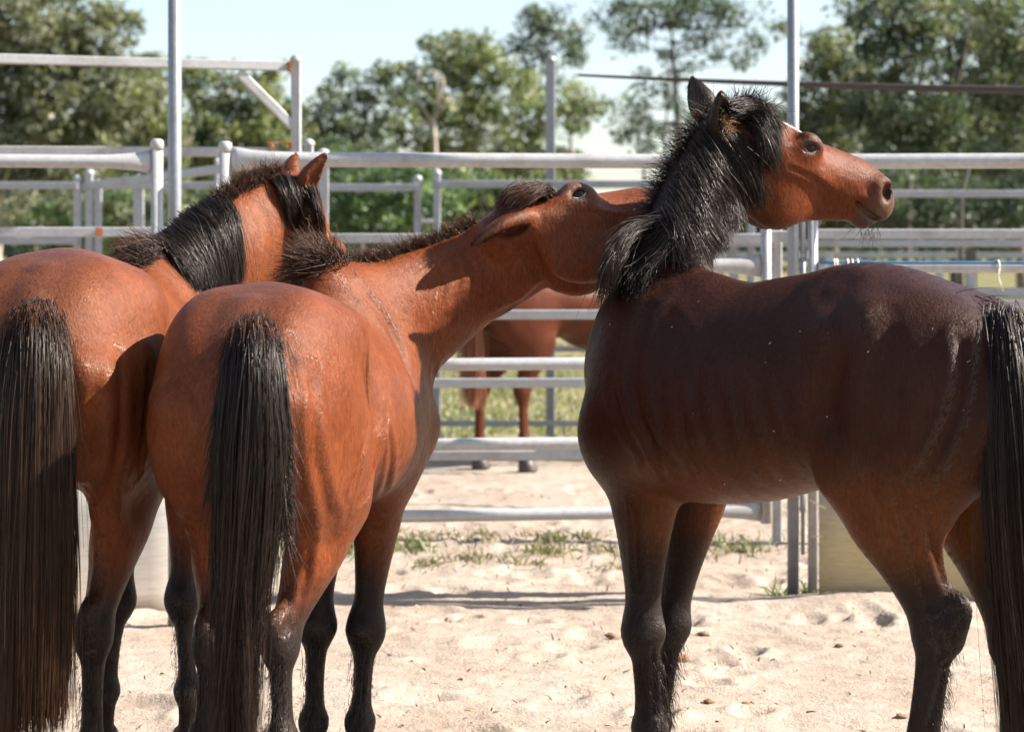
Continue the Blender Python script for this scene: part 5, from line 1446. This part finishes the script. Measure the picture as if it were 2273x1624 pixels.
def hair_right():
    Hs, H = HR, HRH
    G = Hs.G
    mane = [
        [(1662, 325, .01), (1674, 365, .02), (1682, 410, .02), (1684, 455, .012)],
        [(1620, 305, .01), (1650, 350, .03), (1668, 400, .03), (1678, 450, .015)],
        [(1575, 290, .01), (1620, 350, .026), (1650, 418, .024), (1658, 470, .015)],
        [(1545, 330, .01), (1590, 400, .028), (1618, 460, .026), (1632, 515, .015)],
        [(1522, 375, .01), (1565, 440, .028), (1588, 496, .026), (1606, 548, .015)],
        [(1503, 420, .01), (1540, 470, .028), (1564, 526, .028), (1582, 575, .015)],
        [(1488, 460, .01), (1510, 500, .028), (1532, 545, .028), (1550, 590, .02)],
        [(1475, 500, .01), (1490, 525, .028), (1500, 560, .028), (1512, 600, .02)],
    ]
    m = guide_hair('mane', Hs.root, [G(g) for g in mane], 9000, M['hair_black'], 9, .0009, .0003, .011, .016, .60, 190, .55, .009)
    Hs.collide(m, .002, .08)
    low = [
        [(1500, 545, .015), (1470, 580, .03), (1448, 610, .02), (1440, 640, .015)],
        [(1485, 530, .015), (1440, 565, .03), (1412, 605, .02), (1398, 650, .02)],
        [(1480, 515, .015), (1420, 545, .03), (1380, 590, .025), (1362, 655, .03)],
        [(1476, 505, .015), (1405, 520, .05), (1360, 575, 5.42), (1342, 630, 5.42), (1332, 690, 5.44)],
        [(1470, 490, .015), (1410, 505, 5.50), (1370, 550, 5.46), (1350, 600, 5.44)],
    ]
    m = guide_hair('mane', Hs.root, [G(g) for g in low], 2600, M['hair_black'], 9, .0010, .0003, .012, .020, .5, 80, .6, .012)
    Hs.collide(m, .002, .08)
    # hairs that stand up along the crest, seen against the sky
    roots = [at(1600, 262, 5.82), at(1565, 300, 5.80), at(1538, 340, 5.78), at(1515, 385, 5.76), at(1497, 425, 5.74), at(1480, 470, 5.70), at(1468, 515, 5.66), at(1440, 560, 5.60)]
    dirs = [(-.5, -.2, .9), (-.6, -.2, .8), (-.7, -.2, .75), (-.75, -.2, .65), (-.8, -.2, .55), (-.9, -.3, .4), (-1, -.3, .2), (-1, -.3, -.1)]
    tuft('mane', Hs, roots, dirs, 3200, .085, M['hair_black'], .30, .014, 7, .0009, .0003, .02, .02)
    # forelock over the brow and down the temple
    f1 = [
        [(1612, 244, .01), (1650, 228, 5.74), (1690, 238, 5.74), (1712, 260, .012)],
        [(1630, 242, .01), (1675, 236, 5.72), (1714, 252, 5.72), (1732, 286, .012)],
        [(1640, 248, .01), (1685, 256, .035), (1716, 286, .03), (1728, 335, .012)],
        [(1655, 255, .01), (1690, 275, .035), (1712, 320, .03), (1722, 372, .012)],
        [(1672, 275, .01), (1685, 300, .03), (1694, 345, .03), (1700, 385, .012)],
    ]
    m = guide_hair('forelock', Hs.root, [G(g) for g in f1], 2600, M['hair_black'], 9, .0009, .0003, .010, .016, .6, 60, .5, .008)
    Hs.collide(m, .002, .06)
    roots = [at(1625, 240, 5.78), at(1660, 236, 5.76), at(1700, 250, 5.76)]
    tuft('forelock', Hs, roots, [(.1, 0, 1), (.5, 0, .8), (.9, 0, .4)], 500, .055, M['hair_black'], .35, .012, 5, .0009, .0003)
    # pale fluff inside the near ear
    eb = H(-.005, -.118, -.115)
    ed = nrm(H.d(-.172, -.09, .157))
    op = H.d(.12, -1, 0)
    roots = [eb+ed*H.s*q+op*.018 for q in (.02, .06, .11, .15)]
    tuft('ear_hair', Hs, roots, [op*.8+ed*.4]*4, 300, .020, M['hair_fluff'], .4, .007, 4, .0008, .0003, .01)
    # whiskers
    tuft('whiskers', Hs, [H(.93, -.03, -.21), H(.97, -.04, -.17)], [H.d(.25, -.1, -1), H.d(.5, -.1, -1)], 46, .05, M['hair_black'], .3, .014, 4, .0006, .0003)
    # tail
    A = lambda *g: [at(*q) for q in g]
    tl = [
        A((2205, 705, 4.86), (2196, 760, 4.80), (2193, 900, 4.74), (2200, 1100, 4.72), (2215, 1350, 4.72), (2248, 1700, 4.76)),
        A((2218, 700, 4.82), (2212, 760, 4.74), (2215, 900, 4.68), (2225, 1100, 4.66), (2250, 1350, 4.66), (2285, 1720, 4.70)),
        A((2232, 700, 4.80), (2245, 760, 4.72), (2262, 900, 4.66), (2275, 1100, 4.64), (2290, 1350, 4.66), (2310, 1720, 4.70)),
        A((2248, 708, 4.80), (2280, 780, 4.74), (2305, 900, 4.68), (2320, 1100, 4.66), (2330, 1350, 4.68), (2335, 1700, 4.72)),
        A((2255, 716, 4.84), (2305, 800, 4.80), (2340, 920, 4.76), (2355, 1100, 4.74), (2360, 1350, 4.74), (2350, 1680, 4.76)),
    ]
    guide_hair('tail', Hs.root, tl, 4200, M['hair_tail'], 11, .0012, .0004, .014, .020, .62, 90, .35, .012, wave=.012, startvar=.1)
    roots = [at(2180, 680, 4.92), at(2205, 700, 4.84), at(2200, 760, 4.80), at(2196, 830, 4.78)]
    tuft('tail', Hs, roots, [(.9, -.3, -.4), (.3, -.6, -.7), (-.3, -.6, -.8), (-.4, -.5, -.9)], 700, .11, M['hair_tail'], .25, .016, 6, .0011, .0004, .02)
    leg_hair(Hs)

def leg_hair(Hs, amount=1.0):
    """longer hair behind the cannons and fetlocks"""
    roots = []; dirs = []
    for pl, zt, r in Hs.legs:
        el, kn, fe, ho = pl
        for t in np.linspace(.1, 1.0, int(70*amount)):
            p = kn*(1-t)+fe*t
            roots.append(p-Hs.f*(.034 if t < .8 else .045)); dirs.append(-Hs.f*.55-UP*1.0)
    c = np.array(roots); d = np.array(dirs)
    n = len(c)*6
    i = np.tile(np.arange(len(c)), 6)
    R = c[i]+rng.normal(size=(n, 3))*np.array([.012, .012, .01])
    D = d[i]+rng.normal(size=(n, 3))*.3; D /= np.linalg.norm(D, axis=1, keepdims=True)
    L = rng.uniform(.008, .020, (n, 1))
    t = np.linspace(0, 1, 5)[None, :, None]
    C = R[:, None]+D[:, None]*L[:, None]*t+np.array([0, 0, -.012])*t**2
    strands('feather', Hs.root, C, .0009, .0003, M['hair_black'])

def hair_middle():
    Hs, H = HM, HMH
    A = lambda *g: [at(*q) for q in g]
    # tail
    tl = [
        A((542, 725, 4.70), (518, 757, 4.62), (500, 860, 4.56), (490, 1050, 4.54), (500, 1300, 4.56), (498, 1500, 4.58), (500, 1690, 4.60)),
        A((552, 717, 4.66), (538, 762, 4.56), (528, 870, 4.51), (518, 1050, 4.49), (516, 1300, 4.51), (513, 1500, 4.53), (510, 1720, 4.56)),
        A((562, 715, 4.65), (562, 762, 4.54), (558, 870, 4.49), (554, 1050, 4.47), (537, 1300, 4.50), (528, 1500, 4.52), (522, 1720, 4.56)),
        A((573, 717, 4.66), (586, 762, 4.56), (592, 870, 4.51), (595, 1050, 4.49), (560, 1300, 4.51), (542, 1500, 4.53), (532, 1700, 4.56)),
        A((582, 723, 4.69), (606, 762, 4.61), (621, 860, 4.56), (628, 1050, 4.54), (580, 1270, 4.55), (558, 1440, 4.56), (541, 1640, 4.58)),
    ]
    guide_hair('tail', Hs.root, tl, 6500, M['hair_tail'], 12, .0011, .0004, .010, .020, .78, 75, .45, .012, wave=.034, startvar=.12)
    # shorter fringe that fans out at the top of the tail
    roots = [at(534, 742, 4.62), at(547, 730, 4.60), at(563, 726, 4.58), at(579, 730, 4.60), at(592, 740, 4.62)]
    tuft('tail', Hs, roots, [(-.40, -.25, -.9), (-.2, -.3, -1), (0, -.3, -1), (.2, -.3, -1), (.40, -.25, -.9)], 1000, .07, M['hair_dock'], .25, .018, 7, .0011, .0004, .05)
    roots = [at(508, 830, 4.57), at(496, 930, 4.56), at(488, 1060, 4.55)]
    tuft('tail', Hs, roots, [(-.20, -.2, -1)]*3, 300, .12, M['hair_tail'], .12, .012, 6, .0010, .0004, .02)
    roots = [at(614, 830, 4.57), at(624, 930, 4.56), at(628, 1060, 4.55), at(622, 1180, 4.55)]
    tuft('tail', Hs, roots, [(.20, -.2, -1)]*4, 300, .12, M['hair_tail'], .12, .012, 6, .0010, .0004, .02)
    # bristly crest
    top = []
    for px in range(795, 1075, 20):
        lo = 420; y = None
        o = Vector((0, 0, CAM_H))
        for yy in range(400, 700, 4):
            if Hs.bvh.ray_cast(o, (at(px, yy, 5)-o).normalized())[0] is not None:
                h_ = Hs.bvh.ray_cast(o, (at(px, yy+3, 5)-o).normalized())[0]
                if h_ is not None and h_.y > 5.3: y = h_
                break
        if y is not None: top.append(y+Vector((0, .02, -.004)))
    tuft('mane', Hs, top, [(-.45, -.25, .8)]*len(top), 2800, .045, M['hair_brown'], .32, .007, 5, .0011, .0003)
    # shock of hair over the withers
    ctr = np.array(at(735, 598, 5.60))
    n = 2600; k = 7
    th = rng.uniform(-.25*PI, 1.35*PI, n)
    d = np.stack([np.cos(th)*.8-.25, rng.normal(size=n)*.45-.25, np.sin(th)*.9+.25], 1); d /= np.linalg.norm(d, axis=1, keepdims=True)
    L = .115*rng.uniform(.5, 1.1, (n, 1))*np.where(d[:, :1] > .3, .6, 1)
    R = ctr+rng.normal(size=(n, 3))*np.array([.022, .03, .012])+np.array([-.01, 0, 0])
    bend = rng.normal(size=(n, 3))*.012+np.array([-.02, 0, -.008])
    C = np.stack([R+d*L*t+bend*t*t for t in np.linspace(0, 1, k)], 1)
    strands('mane', Hs.root, C, .0012, .0003, M['hair_brown'], .5)
    # forelock piled on the poll
    fl = [
        A((1175, 448, 5.84), (1148, 424, 5.80), (1120, 436, 5.77), (1098, 476, 5.76)),
        A((1190, 442, 5.84), (1168, 418, 5.80), (1138, 428, 5.76), (1112, 464, 5.75)),
        A((1205, 440, 5.84), (1190, 418, 5.80), (1160, 430, 5.75), (1135, 458, 5.74)),
        A((1218, 440, 5.84), (1212, 420, 5.80), (1185, 434, 5.75), (1160, 456, 5.74)),
    ]
    m = guide_hair('forelock', Hs.root, fl, 1700, M['hair_brown'], 8, .0010, .0003, .012, .012, .45, 50, .5, .012)
    Hs.collide(m, .002, .05)
    leg_hair(Hs, 1.5)

def hair_left():
    Hs, H = HL, HLH
    A = lambda *g: [at(*q) for q in g]
    tl = [
        A((58, 690, 4.84), (20, 760, 4.76), (-2, 900, 4.72), (-8, 1150, 4.70), (-12, 1400, 4.72), (-15, 1690, 4.74)),
        A((70, 682, 4.81), (50, 760, 4.72), (35, 900, 4.67), (28, 1150, 4.65), (22, 1400, 4.66), (15, 1660, 4.70)),
        A((82, 680, 4.80), (80, 760, 4.70), (75, 900, 4.65), (70, 1150, 4.63), (66, 1400, 4.65), (62, 1640, 4.69)),
        A((94, 682, 4.81), (112, 760, 4.72), (118, 900, 4.67), (116, 1150, 4.65), (110, 1400, 4.66), (106, 1640, 4.70)),
        A((106, 690, 4.84), (136, 760, 4.76), (150, 900, 4.72), (155, 1150, 4.70), (152, 1380, 4.71), (145, 1590, 4.73)),
    ]
    guide_hair('tail', Hs.root, tl, 6500, M['hair_tail2'], 12, .0011, .0004, .011, .016, .62, 150, .35, .008, wave=.008, startvar=.10)
    roots = [at(48, 715, 4.78), at(65, 700, 4.76), at(82, 696, 4.74), at(99, 700, 4.76), at(116, 712, 4.78)]
    tuft('tail', Hs, roots, [(-.45, -.25, -.9), (-.25, -.3, -1), (0, -.3, -1), (.2, -.3, -1), (.40, -.25, -.9)], 1000, .07, M['hair_dock'], .25, .018, 7, .0011, .0004, .05)
    G = Hs.G
    mane = [
        [(345, 548, .01), (372, 560, .03), (400, 590, .03), (418, 625, .015)],
        [(372, 520, .01), (405, 540, .035), (438, 590, .03), (455, 645, .015)],
        [(402, 492, .01), (440, 515, .035), (470, 575, .03), (482, 650, .015)],
        [(432, 470, .01), (470, 495, .04), (498, 560, .03), (505, 650, .015)],
        [(462, 452, .01), (495, 478, .04), (516, 550, .03), (520, 640, .015)],
        [(490, 438, .01), (515, 465, .035), (528, 530, .025), (531, 620, .012)],
    ]
    m = guide_hair('mane', Hs.root, [G(g) for g in mane], 6000, M['hair_black'], 10, .0010, .0004, .010, .014, .6, 120, .30, .006, wave=.004)
    Hs.collide(m, .002, .08)
    roots = [at(482, 452, 6.10), at(510, 432, 6.13), at(540, 415, 6.18), at(570, 402, 6.22), at(600, 394, 6.27), at(628, 392, 6.30)]
    tuft('mane', Hs, roots, [(-.3, -.3, .7), (-.1, -.3, .8), (.1, -.3, .8), (-.2, -.3, .8), (-.1, -.3, .8), (0, -.3, .8)], 1500, .045, M['hair_brown'], .4, .012, 5, .0011, .0003)
    roots = [at(350, 552, 5.78), at(330, 562, 5.72), at(312, 572, 5.66)]
    tuft('mane', Hs, roots, [(-.7, -.3, .25)]*3, 900, .10, M['hair_brown'], .3, .016, 6, .0011, .0003, .02)
    fl = [
        [(600, 400, .01), (618, 425, .03), (632, 460, .02), (640, 500, .012)],
        [(625, 392, .01), (642, 425, .03), (650, 470, .02), (652, 520, .012)],
        [(650, 395, .01), (664, 430, .03), (672, 470, .02), (668, 520, .012)],
    ]
    m = guide_hair('forelock', Hs.root, [G(g) for g in fl], 420, M['hair_black'], 8, .0010, .0003, .006, .008, .6, 30, .6, .006)
    Hs.collide(m, .002, .05)
    fl = [
        [(680, 425, .015), (695, 455, .03), (705, 500, .02), (700, 540, .015), (682, 590, .012)],
        [(690, 425, .015), (704, 460, 6.22), (712, 505, 6.22), (706, 545, .02), (690, 600, .012)],
    ]
    m = guide_hair('forelock', Hs.root, [G(g) for g in fl], 900, M['hair_brown'], 10, .0011, .0003, .010, .014, .6, 30, .4, .006)
    Hs.collide(m, .002, .05)
    leg_hair(Hs, 1.0)
    # a curl of straw caught in the forelock
    q = [Hs.snap(686+dx, 478+dy, .035) for dx, dy in ((0, 0), (5, 8), (-8, 6), (8, 14), (-3, 12), (2, 20), (-2, 26), (3, 34), (6, 42), (1, 50))]
    mb = MB(); mb.tube(q, .0016, 6); tag(mb.build('straw_wisp', M['straw'], None, True), 'curled wisp of straw caught in the forelock of the left horse', 'straw')
M['hair_fluff'] = hair_material('ear_fluff', (.20, .10, .05), (.45, .28, .15), .5)
M['hair_tail2'] = hair_material('brown_tail_hair', (.011, .008, .006), (.055, .026, .013), .4)
hair_right(); hair_middle(); hair_left()
# ------------------------------------------------------------------ short coat hair, combed along the body
def tuft_mesh():
    g = np.random.default_rng(3); V = []; F = []
    for i in range(14):
        r = g.uniform(-.0045, .0045, 2); L = g.uniform(.007, .011); w = g.uniform(.00035, .0006); a = g.normal()*.16; roll = g.normal()*.20; lift = g.uniform(.04, .12)
        d = np.array([math.cos(a), math.sin(a), 0.]); s = np.array([-math.sin(a)*math.cos(roll), math.cos(a)*math.cos(roll), math.sin(roll)])
        p0 = np.array([r[0], r[1], -.0008]); p1 = p0+d*L*.5+np.array([0, 0, L*.5*lift]); p2 = p0+d*L+np.array([0, 0, L*lift*.8])
        k = len(V); V += [p0-s*w, p0+s*w, p1+s*w*.8, p1-s*w*.8, p2]
        F += [(k, k+1, k+2, k+3), (k+3, k+2, k+4)]
    me = bpy.data.meshes.new('coat_hair_lock'); me.from_pydata([tuple(v) for v in V], [], F); me.update()
    for p in me.polygons: p.use_smooth = True
    return me
def fur_material():
    m, n, l, b = newmat('short_coat_hair')
    a = n.new('ShaderNodeAttribute'); a.attribute_type = 'INSTANCER'; a.attribute_name = 'coat'
    oi = n.new('ShaderNodeObjectInfo')
    r = ramp(n, [(0, (.84, .83, .82)), (1, (1.22, 1.20, 1.18))]); l.new(oi.outputs['Random'], r.inputs[0])
    mx = n.new('ShaderNodeMixRGB'); mx.blend_type = 'MULTIPLY'; mx.inputs[0].default_value = 1
    l.new(a.outputs['Color'], mx.inputs[1]); l.new(r.outputs[0], mx.inputs[2]); l.new(mx.outputs[0], b.inputs['Base Color'])
    b.inputs['Roughness'].default_value = .45; b.inputs['Specular IOR Level'].default_value = .60
    b.inputs['Specular Tint'].default_value = (1, .86, .76, 1)
    return m
FURM = fur_material()
tme = tuft_mesh(); tme.materials.append(FURM)
tob = bpy.data.objects.new('coat_hair_lock', tme)
def fur_group(density):
    ng = bpy.data.node_groups.new('coat_hair', 'GeometryNodeTree')
    ng.interface.new_socket('Geometry', in_out='INPUT', socket_type='NodeSocketGeometry')
    ng.interface.new_socket('Geometry', in_out='OUTPUT', socket_type='NodeSocketGeometry')
    n = ng.nodes; l = ng.links
    gi = n.new('NodeGroupInput'); go = n.new('NodeGroupOutput')
    dp = n.new('GeometryNodeDistributePointsOnFaces'); dp.inputs['Density'].default_value = density
    l.new(gi.outputs[0], dp.inputs['Mesh'])
    na = n.new('GeometryNodeInputNamedAttribute'); na.data_type = 'FLOAT_VECTOR'; na.inputs['Name'].default_value = 'comb'
    a1 = n.new('FunctionNodeAlignRotationToVector'); a1.axis = 'Z'; l.new(dp.outputs['Normal'], a1.inputs['Vector'])
    a2 = n.new('FunctionNodeAlignRotationToVector'); a2.axis = 'X'; a2.pivot_axis = 'Z'
    l.new(a1.outputs[0], a2.inputs['Rotation']); l.new(na.outputs['Attribute'], a2.inputs['Vector'])
    rv = n.new('FunctionNodeRandomValue'); rv.data_type = 'FLOAT'; rv.inputs[2].default_value = .7; rv.inputs[3].default_value = 1.25
    oi = n.new('GeometryNodeObjectInfo'); oi.inputs['Object'].default_value = tob
    ip = n.new('GeometryNodeInstanceOnPoints')
    l.new(dp.outputs['Points'], ip.inputs['Points']); l.new(oi.outputs['Geometry'], ip.inputs['Instance'])
    fl = n.new('GeometryNodeInputNamedAttribute'); fl.data_type = 'FLOAT'; fl.inputs['Name'].default_value = 'fur_len'
    mu = n.new('ShaderNodeMath'); mu.operation = 'MULTIPLY'; l.new(rv.outputs[1], mu.inputs[0]); l.new(fl.outputs['Attribute'], mu.inputs[1])
    l.new(a2.outputs[0], ip.inputs['Rotation']); l.new(mu.outputs[0], ip.inputs['Scale'])
    l.new(ip.outputs[0], go.inputs[0])
    return ng
FG = fur_group(30000.)
def comb_and_fur(Hs, H):
    me = Hs.body.data; n = len(me.vertices)
    V = Hs.V; f = Hs.f
    c = np.tile(-f*.55-UP*.85, (n, 1))
    # croup: hair runs back then down
    zr = sstep(V[:, 2], 1.15, 1.35)[:, None]
    c = c*(1-zr)+(-f*1.0-UP*.35)*zr
    dh = np.minimum(segdist(V, H(0.1, 0, 0), H(1.0, 0, 0)), segdist(V, H(.2, 0, -.2), H(.9, 0, -.1)))
    w = (1-sstep(dh, .10, .18))[:, None]
    c = c*(1-w)+(-H.x*.9-UP*.35)*w
    a = me.attributes.new('comb', 'FLOAT_VECTOR', 'POINT'); a.data.foreach_set('vector', c.astype(np.float32).ravel())
    ln = 1-.50*(1-sstep(dh, .12, .22))
    a = me.attributes.new('fur_len', 'FLOAT', 'POINT'); a.data.foreach_set('value', ln.astype(np.float32))
    o = bpy.data.objects.new('coat_hair', me); link(o, Hs.root)
    md = o.modifiers.new('coat_hair', 'NODES'); md.node_group = FG
    o['kind'] = 'stuff'
for a_, b_ in ((HR, HRH), (HM, HMH), (HL, HLH)): comb_and_fur(a_, b_)

# bits of chaff and dust lying on the coats
def chaff():
    g = np.random.default_rng(8); V = []; F = []
    spots = [(HR, 1340, 2160, 640, 1080, 16), (HM, 420, 800, 640, 1000, 5), (HL, 170, 340, 580, 800, 3)]
    for Hs, x0, x1, y0, y1, n in spots:
        for i in range(n):
            p = np.array(Hs.snap(g.uniform(x0, x1), g.uniform(y0, y1), .006)); d = g.normal(size=3); d /= np.linalg.norm(d); s = np.cross(d, [0, 1, 0]); s /= np.linalg.norm(s)
            L = g.uniform(.001, .004); w = .0006; k = len(V)
            V += [p-d*L-s*w, p-d*L+s*w, p+d*L+s*w, p+d*L-s*w]; F.append((k, k+1, k+2, k+3))
    tag(np_mesh('hay_chaff', V, F, M['straw'], None, False), kind='stuff')
chaff()
print('objects', len(bpy.data.objects))
